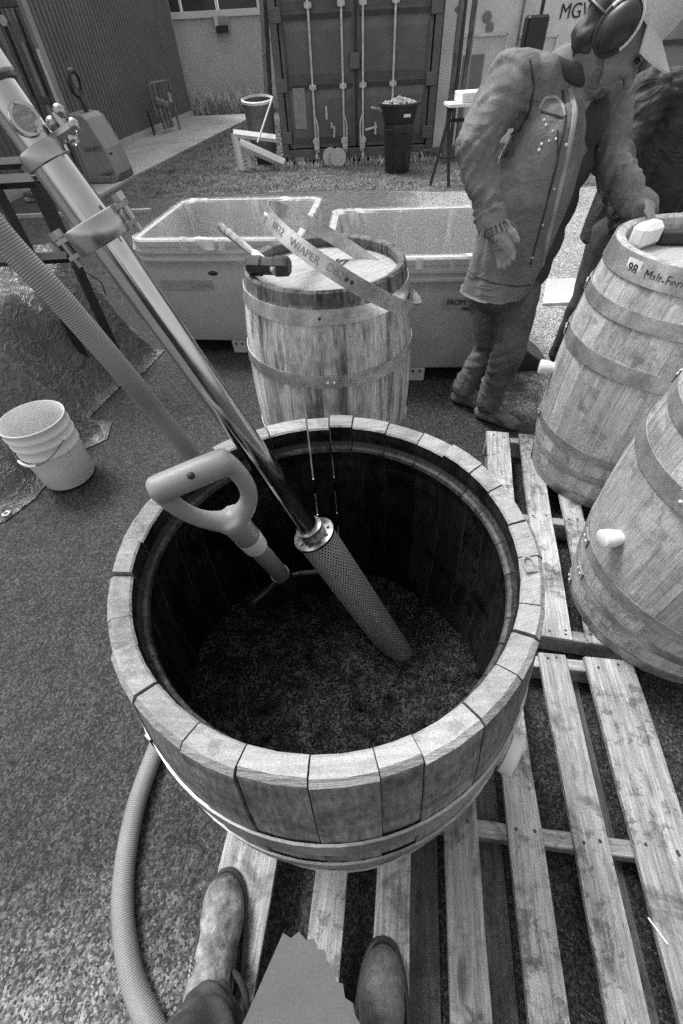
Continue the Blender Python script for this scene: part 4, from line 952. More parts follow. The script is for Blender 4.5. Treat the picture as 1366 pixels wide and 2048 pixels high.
# ================================================================== tarp over a heap, black rack, bucket
random.seed(21)
edge = [G(330, 702), G(290, 745), G(240, 775), G(215, 800), G(178, 838), G(225, 846), G(215, 880), G(170, 900), G(110, 950), G(70, 1000), G(10, 1045), Vector((-2.1, 1.25, 0)), Vector((-2.9, 1.4, 0)), Vector((-2.9, 3.6, 0)), Vector((-2.0, 3.75, 0)), Vector((-1.62, 3.55, 0)), Vector((-1.42, 3.22, 0))]
ep = [(q.x, q.y) for q in edge]
def dist_edge(x, y):
    d = 9
    for i in range(len(ep)):
        x0, y0 = ep[i]; x1, y1 = ep[(i + 1) % len(ep)]; dx, dy = x1 - x0, y1 - y0
        t = max(0, min(1, ((x - x0) * dx + (y - y0) * dy) / (dx * dx + dy * dy))); d = min(d, math.hypot(x - x0 - dx * t, y - y0 - dy * t))
    return d
st_ = .02; nx, ny = int(1.75 / st_), int(2.7 / st_); mb = MB(); idx = {}; outs = set()
def th(x, y):
    d = dist_edge(x, y); s = min(1, d / .34); s = s * s * (3 - 2 * s)
    hgt = .66 if y > 2.1 else .66 - (2.1 - y) * .42
    hgt += .10 * noise.noise((x * 1.5, y * 1.5, 2))
    z = .006 + hgt * s
    z += ((.075 * noise.noise((x * 3.2, y * 3.2, 0)) - .06 * abs(noise.noise((x * 5 + y * 3, y * 4 - x * 2, 17)))) + .012 * noise.noise((x * 11, y * 9, 4)) + .004 * abs(noise.noise((x * 20, y * 15, 9))) + .07 * abs(noise.noise((x * 3 + y * 2, y * 2 - x, 6))) - .045 * abs(noise.noise((x * 7 - y * 3, y * 6 + x * 2, 12)))) * min(1, d / .06) * (.35 + s)
    return max(.006, z)
for i in range(nx + 1):
    for j in range(ny + 1):
        x, y = -2.92 + st_ * i + .012 * noise.noise((i * .7, j * .7, 1)), 1.2 + st_ * j + .012 * noise.noise((i * .7, j * .7, 8))
        if inpoly(x, y, ep): idx[(i, j)] = len(mb.v); mb.v.append((x, y, th(x, y)))
        else:
            bd = (9, 0, 0)
            for q_ in range(len(ep)):
                x0_, y0_ = ep[q_]; x1_, y1_ = ep[(q_ + 1) % len(ep)]; dx_, dy_ = x1_ - x0_, y1_ - y0_
                t_ = max(0, min(1, ((x - x0_) * dx_ + (y - y0_) * dy_) / (dx_ * dx_ + dy_ * dy_))); e_ = math.hypot(x - x0_ - dx_ * t_, y - y0_ - dy_ * t_)
                if e_ < bd[0]: bd = (e_, x0_ + dx_ * t_, y0_ + dy_ * t_)
            if bd[0] < st_ * 1.5: idx[(i, j)] = len(mb.v); mb.v.append((bd[1], bd[2], .006)); outs.add((i, j))
for i in range(nx):
    for j in range(ny):
        q = [(i, j), (i + 1, j), (i + 1, j + 1), (i, j + 1)]
        got = [idx[k] for k in q if k in idx]
        if len(got) == 4 and not all(k in outs for k in q): mb.f.append(got); mb.m.append(0); mb.s.append(True)
tp = mb.build('tarpaulin', M['tarp'], None); tag(tp, 'crumpled dark woven tarpaulin draped over a heap at the left', 'tarp')
so_ = tp.modifiers.new('thick', 'SOLIDIFY'); so_.thickness = .004
gq = G(12, 1027, .02); mb = MB(); mb.lathe([(.009, 0), (.013, .003), (.019, .003), (.021, 0)], 18, M=Matrix.Translation((gq.x, gq.y, th(gq.x, gq.y) + .006))); mb.build('eyelet', M['lockbar'], tp)

rk = thing('black_rack', 'black square tube rack standing at the left behind the tarpaulin', 'rack', (-1.5, 2.7, 0))
def sq(p, q, t, nm='rail'):
    p, q = Vector(p) - rk.location, Vector(q) - rk.location; mb = MB(); mb.tube([p, q], t * .7071, 4, sm=False); return mb.build(nm, M['black_metal'], rk)
a = Y(75, 360, 2.68); sq((a.x, 2.68, .02), (a.x, 2.68, a.z + .02), .042, 'post'); b = Y(5, 400, 2.68); sq((b.x, 2.68, .02), (b.x, 2.68, a.z + .02), .042, 'post')
sq((b.x - .6, 2.68, a.z), (a.x + .02, 2.68, a.z), .042); q = Y(120, 515, 2.68); sq((b.x - .6, 2.68, q.z), (a.x - .021, 2.68, q.z), .04)
a2 = Y(45, 325, 3.25); sq((a2.x, 3.25, .02), (a2.x, 3.25, a2.z), .04, 'post'); sq((a2.x - .9, 3.25, a2.z), (a2.x + .02, 3.25, a2.z), .04); sq((a2.x, 3.25, a2.z - .02), (a.x, 2.70, a.z - .02), .035)
mb = MB(); wp = [Vector((a.x + .02, 2.67, .62)), Vector((a.x + .10, 2.66, .60)), Vector((a.x + .105, 2.66, .67)), Vector((a.x + .04, 2.66, .73))]; mb.tube([p - rk.location for p in wp], .004, 6); mb.build('wire_hook', M['castiron'], rk)

bk = thing('plastic_bucket', 'white ribbed plastic bucket with a wire handle at the left', 'bucket', (-1.47, 1.775, .012))
prof = [(0, 0), (.122, 0), (.128, .006), (.138, .20), (.140, .21), (.146, .215), (.1465, .228), (.1415, .234), (.1425, .262), (.149, .268), (.1495, .280), (.1445, .286), (.145, .312), (.151, .318), (.1515, .33), (.147, .336), (.148, .36), (.152, .366), (.152, .374), (.149, .377), (.146, .374), (.142, .30), (.132, .14), (.125, .10)]
mb = MB(); mb.lathe(prof, 48); mb.build('body', M['white_pl'], bk)
mb = MB(); mb.lathe([(0, .175), (.10, .165), (.133, .16)], 32); mb.build('contents', M['mash'], bk)
mb = MB(); hw = []
for i in range(25):
    a = pi * i / 24; lx = .150 * cos(a); hw.append(Matrix.Rotation(radians(-22), 4, 'Z') @ Vector((lx, -.155 * sin(a) ** .8, .285 - .085 * sin(a))))
mb.tube(hw, .0018, 6); hd = mb.build('wire_handle', M['castiron'], bk); mb = MB(); mb.tube(hw[9:16], .0075, 10); mb.build('grip', M['white_pl'], hd)
for s_ in (0, 24):
    mb = MB(); mb.ball(hw[s_], .012, 8, 6); mb.build('handle_ear', M['white_pl'], bk)

# ================================================================== PEOPLE
def blob(name, mat, parent, parts, voxel=.012, smooth=4, wr=(), amp=0.0, fr=10.0, floor=None, vf=None):
    org = parent.location; mb = MB()
    for p in parts:
        if p[0] == 'c':
            _, a, ra, b, rb = p[:5]; a, b = Vector(a) - org, Vector(b) - org; k = 7
            mb.tube([a.lerp(b, i / k) for i in range(k + 1)], [ra + (rb - ra) * i / k for i in range(k + 1)], 14); mb.ball(a, ra, 14, 9); mb.ball(b, rb, 14, 9)
        elif p[0] == 'l':       # loft of level elliptical sections
            _, rings, TMx = p; vs_ = []; k = 26
            for c, r1, r2 in rings:
                for j in range(k): an = 2 * pi * j / k; vs_.append(Vector(c) - org + TMx @ Vector((r1 * cos(an), r2 * sin(an), 0)))
            fs = [(i * k + j, i * k + (j + 1) % k, (i + 1) * k + (j + 1) % k, (i + 1) * k + j) for i in range(len(rings) - 1) for j in range(k)] + [list(range(k))[::-1], list(range((len(rings) - 1) * k, len(rings) * k))]
            mb.add(vs_, fs)
        else:
            _, c, r = p[:3]; mb.ball(Vector(c) - org, r, 20, 13, M=(p[3] if len(p) > 3 else None))
    o = mb.build('tmp', mat); m_ = o.modifiers.new('r', 'REMESH'); m_.mode = 'VOXEL'; m_.voxel_size = voxel
    s_ = o.modifiers.new('s', 'SMOOTH'); s_.iterations = smooth
    dg = bpy.context.evaluated_depsgraph_get(); me = bpy.data.meshes.new_from_object(o.evaluated_get(dg)); bpy.data.objects.remove(o)
    if wr or amp or vf:
        no = [v.normal.copy() for v in me.vertices]
        for v, nn_ in zip(me.vertices, no):
            q = v.co + org; d = 0
            if amp: d += amp * noise.noise(q * fr) + amp * .5 * noise.noise(q * fr * 2.3)
            if vf: d += vf[0] * (2.6 * abs(noise.noise(Vector((q.x * vf[1], q.y * vf[1], q.z * vf[2] + q.x * 2)))) - .7)
            for a, b, rm, am, fq in wr:
                a, b = Vector(a), Vector(b); ab = b - a; t = (q - a).dot(ab) / ab.length_squared
                if -.1 < t < 1.1 and (q - a - ab * t).length < rm:
                    tt_ = t * ab.length; rad = (q - a - ab * t)
                    ang = atan2(rad.x + rad.z * .6, -rad.y); s_n = noise.noise(Vector((tt_ * fq + ang * 1.3 * sin(tt_ * 9 + 1), ang * .9, am * 99))); d += am * (2.6 * abs(s_n) - .7)
            v.co += nn_ * d
    if floor is not None:
        for v in me.vertices:
            if v.co.z + org.z < floor: v.co.z = floor - org.z + (v.co.z + org.z - floor) * .04
    me.polygons.foreach_set('use_smooth', [True] * len(me.polygons)); me.materials.clear(); me.materials.append(mat)
    return link(name, me, parent)
def ori(f, up):
    f = Vector(f).normalized(); s = f.cross(Vector(up)).normalized(); u_ = s.cross(f)
    return Matrix(((f.x, s.x, u_.x, 0), (f.y, s.y, u_.y, 0), (f.z, s.z, u_.z, 0), (0, 0, 0, 1)))
def on(bvh, org, px, py, off=.0):
    r = ray(px, py).normalized(); h = bvh.ray_cast(EYEP - org, r)
    return (h[0] - r * off) if h[0] is not None else None
def bvh_of(o): return BVHTree.FromPolygons([v.co.copy() for v in o.data.vertices], [tuple(p.vertices) for p in o.data.polygons])
def strip(bvh, org, pts, wdt, name, mat, parent, off=.004, flat=.35, k=6):
    P = []
    for i in range(len(pts) - 1):
        for j in range(k): t = j / k; P.append((pts[i][0] + (pts[i + 1][0] - pts[i][0]) * t, pts[i][1] + (pts[i + 1][1] - pts[i][1]) * t))
    P.append(pts[-1]); Q = [on(bvh, org, x, y, off) for x, y in P]; Q = [q for q in Q if q is not None]
    if len(Q) < 3: return None
    Q = [Q[0]] + [(Q[i - 1] + Q[i] * 2 + Q[i + 1]) / 4 for i in range(1, len(Q) - 1)] + [Q[-1]]
    mb = MB(); mb.tube(Q, wdt, 8); return mb.build(name, mat, parent)

# ---- man in the canvas jacket, bending to the right
YB = 2.12
pl = Y(1003, 575, YB); ch = Y(1105, 330, YB); uc = Y(1128, 205, YB); nk = Y(1166, 128, YB - .01); hdp = Y(1245, 62, YB - .12); HS = 1.13
shr = Y(1022, 165, YB - .05); elr = Y(950, 290, YB - .10); wrr = Y(985, 445, YB - .20); hnr = Y(1003, 487, YB - .22)
shl = Y(1215, 185, YB + .10); ell_ = Y(1228, 335, YB - .02); wrl = Y(1285, 418, 1.86); hnl = G(1318, 432, 1.115)
kn1 = Y(1022, 690, YB - .10); an1 = Y(975, 812, YB - .05); hp1 = Y(1035, 575, YB - .03)
hp2 = Y(975, 575, YB + .10); kn2 = Y(985, 690, YB + .08); an2 = Y(925, 790, YB + .12)
an1.z = max(an1.z, .09); an2.z = max(an2.z, .09)
man = thing('person', 'person in worn canvas jacket, pale cap and ear defenders, bending over a barrel', 'person', (an1.x, an1.y, 0))
fd = Vector((.72, -.26, -.64)); upv = Vector((.60, -.30, .74)); HM = ori(fd, upv); fdn, sdn, upn = HM @ Vector((1, 0, 0)), HM @ Vector((0, 1, 0)), HM @ Vector((0, 0, 1))
def hd_pt(f, s, u_): return hdp + (fdn * f + sdn * s + upn * u_) * HS
def fingers(base, d, side, nrm, curl, ln=.075, r=.0095):
    out = []
    for i, (o, l) in enumerate(((-.033, .88), (-.011, 1.0), (.011, .95), (.033, .78))):
        p0 = base + side * o; p1 = p0 + d * ln * .45 * l; d2 = (d * cos(curl) + nrm * sin(curl)).normalized(); p2 = p1 + d2 * ln * .32 * l; d3 = (d * cos(curl * 1.9) + nrm * sin(curl * 1.9)).normalized(); p3 = p2 + d3 * ln * .25 * l
        out += [('c', p0, r, p1, r * .95), ('c', p1, r * .95, p2, r * .88), ('c', p2, r * .88, p3, r * .78)]
    return out
hdr = (hnr - wrr).normalized(); hsr = Vector((.75, -.65, 0)); hsr = (hsr - hdr * hsr.dot(hdr)).normalized(); hnn = hdr.cross(hsr)
hand_r = [('c', wrr, .030, wrr + hdr * .04, .034), ('c', wrr + hdr * .045 - hsr * .022, .022, wrr + hdr * .085 - hsr * .024, .018), ('c', wrr + hdr * .045 + hsr * .022, .022, wrr + hdr * .085 + hsr * .024, .018), ('c', wrr + hdr * .05, .024, wrr + hdr * .09, .018)]
hand_r += fingers(wrr + hdr * .09, hdr, hsr, hnn, .45, .085, .011)
hand_r += [('c', wrr + hdr * .03 + hsr * .03, .015, wrr + hdr * .065 + hsr * .058, .013), ('c', wrr + hdr * .065 + hsr * .058, .013, wrr + hdr * .10 + hsr * .062, .011)]
hdl = (hnl - wrl).normalized(); hsl = Vector((0, 1, .2)); hsl = (hsl - hdl * hsl.dot(hdl)).normalized(); hnl_ = Vector((0, 0, -1))
hand_l = [('c', wrl, .029, wrl + hdl * .04, .032), ('c', wrl + hdl * .04 - hsl * .022, .020, wrl + hdl * .085 - hsl * .024, .016), ('c', wrl + hdl * .04 + hsl * .022, .020, wrl + hdl * .085 + hsl * .024, .016), ('c', wrl + hdl * .05, .021, wrl + hdl * .09, .016)]
hand_l += fingers(wrl + hdl * .085, hdl, hsl, hnl_, .5, .085, .0095) + [('c', wrl + hdl * .03 - hsl * .03, .014, wrl + hdl * .075 - hsl * .052, .011), ('c', wrl + hdl * .075 - hsl * .052, .011, wrl + hdl * .105 - hsl * .05, .0095)]
head = [('e', hd_pt(-.012, 0, .025), (.098, .076, .10), HM), ('e', hd_pt(.015, 0, -.045), (.074, .064, .075), HM), ('e', hd_pt(.040, 0, -.100), (.040, .040, .032), HM), ('c', hd_pt(.085, 0, -.005), .011, hd_pt(.112, 0, -.042), .016), ('c', hd_pt(-.02, .05, -.05), .024, hd_pt(.04, .026, -.098), .024), ('c', hd_pt(-.02, -.05, -.05), .024, hd_pt(.04, -.026, -.098), .024),
        ('e', hd_pt(.072, -.03, -.03), (.022, .024, .022), HM), ('e', hd_pt(.072, .03, -.03), (.022, .024, .022), HM), ('e', hd_pt(.082, 0, -.070), (.016, .026, .007), HM), ('e', hd_pt(.078, 0, -.084), (.016, .024, .007), HM), ('e', hd_pt(.080, 0, .014), (.018, .052, .010), HM),
        ('e', hd_pt(-.01, -.076, -.01), (.02, .010, .03), HM), ('e', hd_pt(-.01, .076, -.01), (.02, .010, .03), HM)]
head = [((p[0], p[1], tuple(q * HS for q in p[2]), p[3]) if p[0] == 'e' else (p[0], p[1], p[2] * HS, p[3], p[4] * HS)) for p in head] + [('c', hd_pt(-.03, 0, -.06), .058, nk, .062)]
body = head + [('c', nk, .06, uc, .10), ('c', uc, .11, ch, .12), ('c', ch, .12, pl, .12), ('c', shr, .05, elr, .04), ('c', elr, .04, wrr, .03), ('c', shl, .05, ell_, .04), ('c', ell_, .04, wrl, .03), ('c', uc, .08, shr, .05), ('c', uc, .08, shl, .05),
               ('c', hp1, .07, kn1, .05), ('c', kn1, .05, an1, .04), ('c', hp2, .07, kn2, .05), ('c', kn2, .05, an2, .04), ('c', pl, .1, hp1, .07), ('c', pl, .1, hp2, .07)] + hand_l + hand_r
blob('body', M['skin'], man, body, .0075, 3)
# trousers
tr_ = [('c', hp1, .105, kn1, .082), ('c', kn1, .082, an1 + Vector((0, 0, .03)), .072), ('c', hp2, .105, kn2, .082), ('c', kn2, .082, an2 + Vector((0, 0, .03)), .072), ('c', pl + Vector((0, 0, .05)), .13, pl, .13), ('c', pl, .12, hp1, .105), ('c', pl, .12, hp2, .105)]
jt = blob('jeans', M['denim'], man, tr_, .010, 3, [(hp1, kn1, .13, .004, 16), (kn1, an1, .11, .006, 20), (kn2, an2, .11, .006, 20)], .004, 9, floor=.05, vf=(.006, 12, 4))
# boots
for an, hdg in ((an1, Vector((.78, -.62, 0))), (an2, Vector((.8, -.5, 0)))):
    d = hdg.normalized(); a0 = Vector((an.x, an.y, 0)); blob('boot', M['leather'], man, [('c', a0 + Vector((0, 0, .10)), .052, a0 + Vector((0, 0, .05)), .05), ('c', a0 - d * .03 + Vector((0, 0, .045)), .042, a0 + d * .15 + Vector((0, 0, .030)), .036), ('c', a0 + d * .10 + Vector((0, 0, .045)), .042, a0 + d * .17 + Vector((0, 0, .030)), .036), ('c', a0 + d * .0 + Vector((0, 0, .09)), .045, a0 + d * .1 + Vector((0, 0, .05)), .04)], .008, 4, amp=.002, fr=30)
# hoodie under the jacket and jacket
tq = (Vector(uc) - Vector(pl)).normalized()
FR = Vector((.80, -.60, 0)); SDv = Vector((.60, .80, 0))                  # chest faces right and towards the lens
TM = Matrix(((FR.x, SDv.x, 0, 0), (FR.y, SDv.y, 0, 0), (0, 0, 1, 0), (0, 0, 0, 1)))
hd_l = [('e', Vector(pl).lerp(uc, t_) + FR * (.045) + SDv * .055, (r1, r2, .12), TM) for t_, r1, r2 in ((.14, .13, .14), (.3, .135, .145), (.5, .135, .15), (.7, .13, .15), (.9, .12, .14))] + [('c', uc, .10, nk, .075), ('c', nk + Vector((.0, 0, .0)), .078, nk + fdn * .03 + upn * .015, .074)]
ho_ = blob('hoodie', M['hoodie'], man, hd_l, .012, 4, amp=.006, fr=10, floor=pl.z - .01)
jk = []
rg = []
for t_, r1, r2 in ((-.16, .156, .188), (0, .156, .188), (.2, .155, .184), (.4, .158, .196), (.6, .160, .205), (.78, .152, .200), (.92, .128, .172), (1.02, .085, .12)):
    rg.append((Vector(pl).lerp(uc, t_) - FR * .005 - SDv * .05, r1, r2))
jk = [('l', rg, TM)]
jk += [('c', Vector(uc) + Vector((-.02, 0, .02)), .10, Vector(shr), .088), ('c', Vector(uc) + Vector((0, .02, .02)), .10, Vector(shl), .088), ('c', shr, .090, elr, .078), ('c', elr, .080, wrr, .056), ('c', shl, .088, ell_, .072), ('c', ell_, .072, wrl, .050), ('c', Vector(uc) + Vector((-.03, 0, .03)), .10, Vector(nk) + Vector((-.04, 0, -.02)), .082)]
jo = blob('jacket', M['canvas'], man, jk, .011, 4, [(shr, elr, .13, .007, 24), (elr, wrr, .11, .009, 30), (shl, ell_, .13, .007, 24), (ell_, wrl, .11, .009, 30)], .004, 5, floor=pl.z + .02, vf=(.011, 10, 2.4))
bj = bvh_of(jo); og = Vector(man.location); bh_ = bvh_of(ho_)
strip(bh_, og, [(1226, 172), (1226, 215), (1208, 300), (1186, 370), (1168, 425), (1160, 480)], .009, 'jacket_lit_edge', M['cap'], man, .004)  # pale strip: light along the flap edge is painted on
strip(bj, og, [(1140, 175), (1150, 230), (1132, 320), (1108, 420), (1085, 520), (1072, 588)], .011, 'zip_placket', M['canvas_lt'], man, -.002)
strip(bj, og, [(1125, 180), (1133, 235), (1112, 330), (1085, 440), (1060, 530)], .004, 'front_seam', M['hoodie'], man, .0)
strip(bj, og, [(925, 528), (950, 552), (985, 566), (1030, 573), (1068, 570)], .003, 'hem_seam', M['hoodie'], man, .0)
strip(bj, og, [(1060, 120), (1068, 170), (1060, 220), (1040, 262), (1005, 275)], .004, 'armhole_seam', M['hoodie'], man, .0)
strip(bj, og, [(1078, 218), (1090, 196), (1112, 194), (1126, 212), (1130, 232)], .005, 'pocket_flap', M['canvas_lt'], man, .0)
strip(bj, og, [(1082, 224), (1100, 228), (1126, 236)], .004, 'pocket_seam', M['hoodie'], man, .0)
strip(bj, og, [(1115, 260), (1115, 330), (1098, 390)], .003, 'pocket_seam', M['hoodie'], man, .0)
for x, y in ((1105, 262), (1092, 250), (1083, 288), (1112, 278), (1098, 282), (1078, 300), (1132, 290), (1088, 240)):
    q = on(bj, og, x, y, .001)
    if q is not None: mb = MB(); mb.ball(q, random.uniform(.003, .006), 6, 5); mb.build('paint_fleck', M['paper'], man)
for x, y in ((1108, 378), (1085, 450), (1064, 515)):
    q = on(bj, og, x, y, .001)
    if q is not None: mb = MB(); mb.ball(q, .005, 8, 6); mb.build('snap_button', M['lockbar'], man)
# frayed cuff threads and cuff
cd = (wrr - elr).normalized()
mb = MB(); mb.tube([Vector(wrr) - og - cd * .05, Vector(wrr) - og - cd * .01, Vector(wrr) - og + cd * .015], [.058, .060, .056], 20, caps=False); cf = mb.build('frayed_cuff', M['canvas'], man)
mb = MB()
for i in range(46):
    a = random.uniform(0, 2 * pi); s_ = cd.orthogonal().normalized(); s2_ = cd.cross(s_); r_ = (s_ * cos(a) + s2_ * sin(a)); p0 = Vector(wrr) - og + cd * .012 + r_ * .057
    l = random.uniform(.015, .055); mb.tube([p0, p0 + cd * l * .6 + r_ * random.uniform(-.005, .015), p0 + cd * l + r_ * random.uniform(-.01, .03) + Vector((0, 0, -.01))], [.0014, .0011, .0006], 4)
struct(mb.build('loose_threads', M['canvas_lt'], cf), 'stuff')
blob('glove', M['glove'], man, [(p[0], p[1], p[2] + .0022, p[3], p[4] + .0022) for p in hand_r], .0055, 2, amp=.0015, fr=50)
# collar
mb = MB(); cl_ = []
for i in range(17):
    a = -2.4 + 4.2 * i / 16; cl_.append(Vector(nk) - og + Vector((-.02, 0, -.012)) + (FR * cos(a) * .088 + SDv * sin(a) * .10) + Vector((.03 * cos(a), 0, -.03 * cos(a))))
mb.tube(cl_, .020, 10, flat=(1.3, .6)); mb.build('collar', M['hoodie'], man)
# cap, ear defenders, hair
cpm = MB(); cp_c = hd_pt(-.008, 0, .035) - og
ringn = 24; prof = [(1.0, -.012), (1.005, .03), (.93, .068), (.74, .098), (.42, .117), (.0, .123)]
vs_ = []
for s_, z in prof:
    for j in range(ringn):
        a = 2 * pi * j / ringn; vs_.append(cp_c + (fdn * cos(a) * .106 * s_ + sdn * sin(a) * .086 * s_ + upn * (z + .02)) * HS)
cpm.add(vs_, [(i * ringn + j, i * ringn + (j + 1) % ringn, (i + 1) * ringn + (j + 1) % ringn, (i + 1) * ringn + j) for i in range(len(prof) - 1) for j in range(ringn)], 0, True)
capo = cpm.build('cap_crown', M['cap'], man)
mb = MB(); vs_ = []; nA, nB = 14, 6
for th_ in (0, .004):
    for i in range(nA + 1):
        a = radians(-72 + 144 * i / nA)
        for j in range(nB + 1):
            q = j / nB; ext = .078 * (cos(a) ** .6) * q
            vs_.append(cp_c + (fdn * (cos(a) * .104 + ext) + sdn * (sin(a) * (.085 + .006 * q)) + upn * (.014 - .028 * (sin(a) ** 2) * q - .016 * q + th_)) * HS)
o_n = (nA + 1) * (nB + 1); fs = []
for L_ in (0, 1):
    for i in range(nA):
        for j in range(nB): k = L_ * o_n + i * (nB + 1) + j; fs.append((k, k + 1, k + nB + 2, k + nB + 1) if L_ else (k, k + nB + 1, k + nB + 2, k + 1))
for i in range(nA): k = i * (nB + 1) + nB; fs.append((k, k + nB + 1, k + nB + 1 + o_n, k + o_n))
mb.add(vs_, fs, 0, True); mb.build('cap_brim', M['cap'], man)
M['cup'] = plain('ear_cup_plastic', .03, .2, 10, .4)
em = MB(); em.ball(hd_pt(-.024, .090, .0) - og, (.046, .030, .062), 20, 12, M=HM); mu = em.build('ear_cup', M['cup'], man)
em = MB(); lpp = [hd_pt(-.024 + .043 * cos(a), .080, .0 + .057 * sin(a)) - og for a in [2 * pi * i / 28 for i in range(28)]]; em.tube(lpp, .009, 8, closed=True); em.build('ear_cushion', M['cup'], mu)
em = MB(); em.tube([hd_pt(-.024 + .045 * cos(a), .091, .0 + .060 * sin(a)) - og for a in [radians(-20 + 190 * i / 20) for i in range(21)]], .0045, 8); em.build('cup_highlight', M['lightpaint'], mu)  # pale arc: highlight along the cup's edge, put into the colour
em = MB(); em.ball(hd_pt(-.012, -.102, .0) - og, (.050, .028, .066), 20, 12, M=HM); em.build('ear_cup', M['nylon'], man)
em = MB(); em.tube([hd_pt(-.025 - .105 * sin(a), .088 * cos(a), .0 - .02 * sin(a)) - og for a in [pi * i / 20 for i in range(21)]], .006, 8, flat=(1, 1.4)); em.build('headband', M['black_pl'], man)
blob('hair', M['hair'], man, [('e', hd_pt(-.045, 0, .015), (.082, .090, .098), HM), ('e', hd_pt(-.06, 0, -.055), (.055, .070, .055), HM)], .007, 2, amp=.006, fr=30, vf=(.006, 40, 8))
blob('beard', M['beard'], man, [('e', hd_pt(.045, 0, -.098), (.046, .044, .034), HM), ('c', hd_pt(-.012, .062, -.045), .016, hd_pt(.035, .036, -.096), .022), ('c', hd_pt(-.012, -.062, -.045), .016, hd_pt(.035, -.036, -.096), .022)], .006, 2, amp=.004, fr=60)
for s_ in (.032, -.032):
    mb = MB(); mb.ball(hd_pt(.083, s_, -.004) - og, (.009, .012, .007), 10, 7, M=HM); mb.build('eye', M['black_pl'], man)

# ---- second person in black, standing behind the barrel marked 98
Y2 = 2.62
c2 = Y(1345, 250, Y2); p2 = Vector((c2.x - .02, Y2, .86)); u2 = Vector((c2.x, Y2, 1.30)); n2_ = Vector((c2.x + .06, Y2 - .05, 1.44)); h2 = Vector((c2.x + .14, Y2 - .10, 1.56))
m2 = thing('person', 'person in dark zipped jacket at the right edge behind the marked barrel', 'person', (p2.x, p2.y, 0))
F2 = Vector((-.3, -.95, 0)); T2 = ori((-.6, -.8, 0), (0, 0, 1)); H2 = ori((-.5, -.75, -.4), (0, 0, 1))
sa, sb = u2 + Vector((-.19, -.04, .02)), u2 + Vector((.19, .04, .02)); ea, eb = sa + Vector((-.09, -.12, -.26)), sb + Vector((.08, -.1, -.27)); wa_, wb_ = ea + Vector((.02, -.20, -.16)), eb + Vector((-.04, -.2, -.12))
la, lb = Vector((p2.x - .10, Y2, .80)), Vector((p2.x + .10, Y2, .80)); ka, kb = Vector((p2.x - .11, Y2 - .04, .46)), Vector((p2.x + .11, Y2 - .03, .46)); aa_, ab_ = Vector((p2.x - .12, Y2, .09)), Vector((p2.x + .12, Y2, .09))
def hp2f(f, s, u_): return h2 + H2 @ Vector((f, s, u_))
blob('body', M['skin'], m2, [('e', hp2f(-.01, 0, .02), (.098, .076, .105), H2), ('e', hp2f(.03, 0, -.05), (.062, .056, .065), H2), ('c', hp2f(.085, 0, 0), .01, hp2f(.105, 0, -.04), .014), ('e', hp2f(-.01, .076, -.01), (.02, .01, .03), H2), ('e', hp2f(-.01, -.076, -.01), (.02, .01, .03), H2), ('c', hp2f(-.02, 0, -.06), .055, n2_, .06), ('c', n2_, .06, u2, .1), ('c', u2, .12, p2, .12), ('c', sa, .05, ea, .04), ('c', ea, .04, wa_, .03), ('c', sb, .05, eb, .04), ('c', eb, .04, wb_, .03), ('c', u2, .08, sa, .05), ('c', u2, .08, sb, .05), ('c', p2, .1, la, .08), ('c', p2, .1, lb, .08), ('c', la, .07, ka, .05), ('c', ka, .05, aa_, .04), ('c', lb, .07, kb, .05), ('c', kb, .05, ab_, .04)]
     + fingers(wa_ + Vector((0, -.07, -.02)), Vector((0, -.95, -.3)), Vector((1, 0, 0)), Vector((0, 0, -1)), .5) + [('c', wa_, .03, wa_ + Vector((0, -.08, -.02)), .03)] + fingers(wb_ + Vector((0, -.07, -.02)), Vector((0, -.95, -.3)), Vector((1, 0, 0)), Vector((0, 0, -1)), .5) + [('c', wb_, .03, wb_ + Vector((0, -.08, -.02)), .03)], .009, 3)
blob('trousers', M['denim2'], m2, [('c', la, .10, ka, .08), ('c', ka, .08, aa_, .07), ('c', lb, .10, kb, .08), ('c', kb, .08, ab_, .07), ('c', p2, .13, la, .1), ('c', p2, .13, lb, .1)], .013, 4, amp=.008, fr=9)
jk2 = [('l', [(p2.lerp(u2, t_), r1, r2) for t_, r1, r2 in ((-.3, .16, .215), (.1, .155, .21), (.5, .16, .215), (.85, .15, .21), (1.05, .12, .18), (1.15, .08, .12))], T2)] + [('c', u2, .11, sa, .095), ('c', u2, .11, sb, .095), ('c', sa, .095, ea, .075), ('c', ea, .075, wa_, .05), ('c', sb, .095, eb, .075), ('c', eb, .075, wb_, .05), ('c', u2, .1, n2_, .085)]
blob('jacket', M['nylon'], m2, jk2, .011, 3, [(u2 + Vector((-.08, -.1, .05)), p2 + Vector((-.05, -.1, 0)), .6, .0, 10), (sa, ea, .12, .009, 20), (ea, wa_, .11, .009, 22)], .004, 6, vf=(.013, 15, 2.0))
blob('hair', M['hair'], m2, [('e', hp2f(-.03, 0, .05), (.09, .082, .09), H2)], .009, 3)
for d_, a0 in ((Vector((-.25, -.97, 0)), aa_), (Vector((-.1, -.99, 0)), ab_)):
    b0 = Vector((a0.x, a0.y, 0)); blob('boot', M['leather2'], m2, [('c', b0 + Vector((0, 0, .11)), .05, b0 + Vector((0, 0, .05)), .048), ('c', b0 + Vector((0, 0, .045)), .042, b0 + d_ * .17 + Vector((0, 0, .030)), .036)], .009, 3)

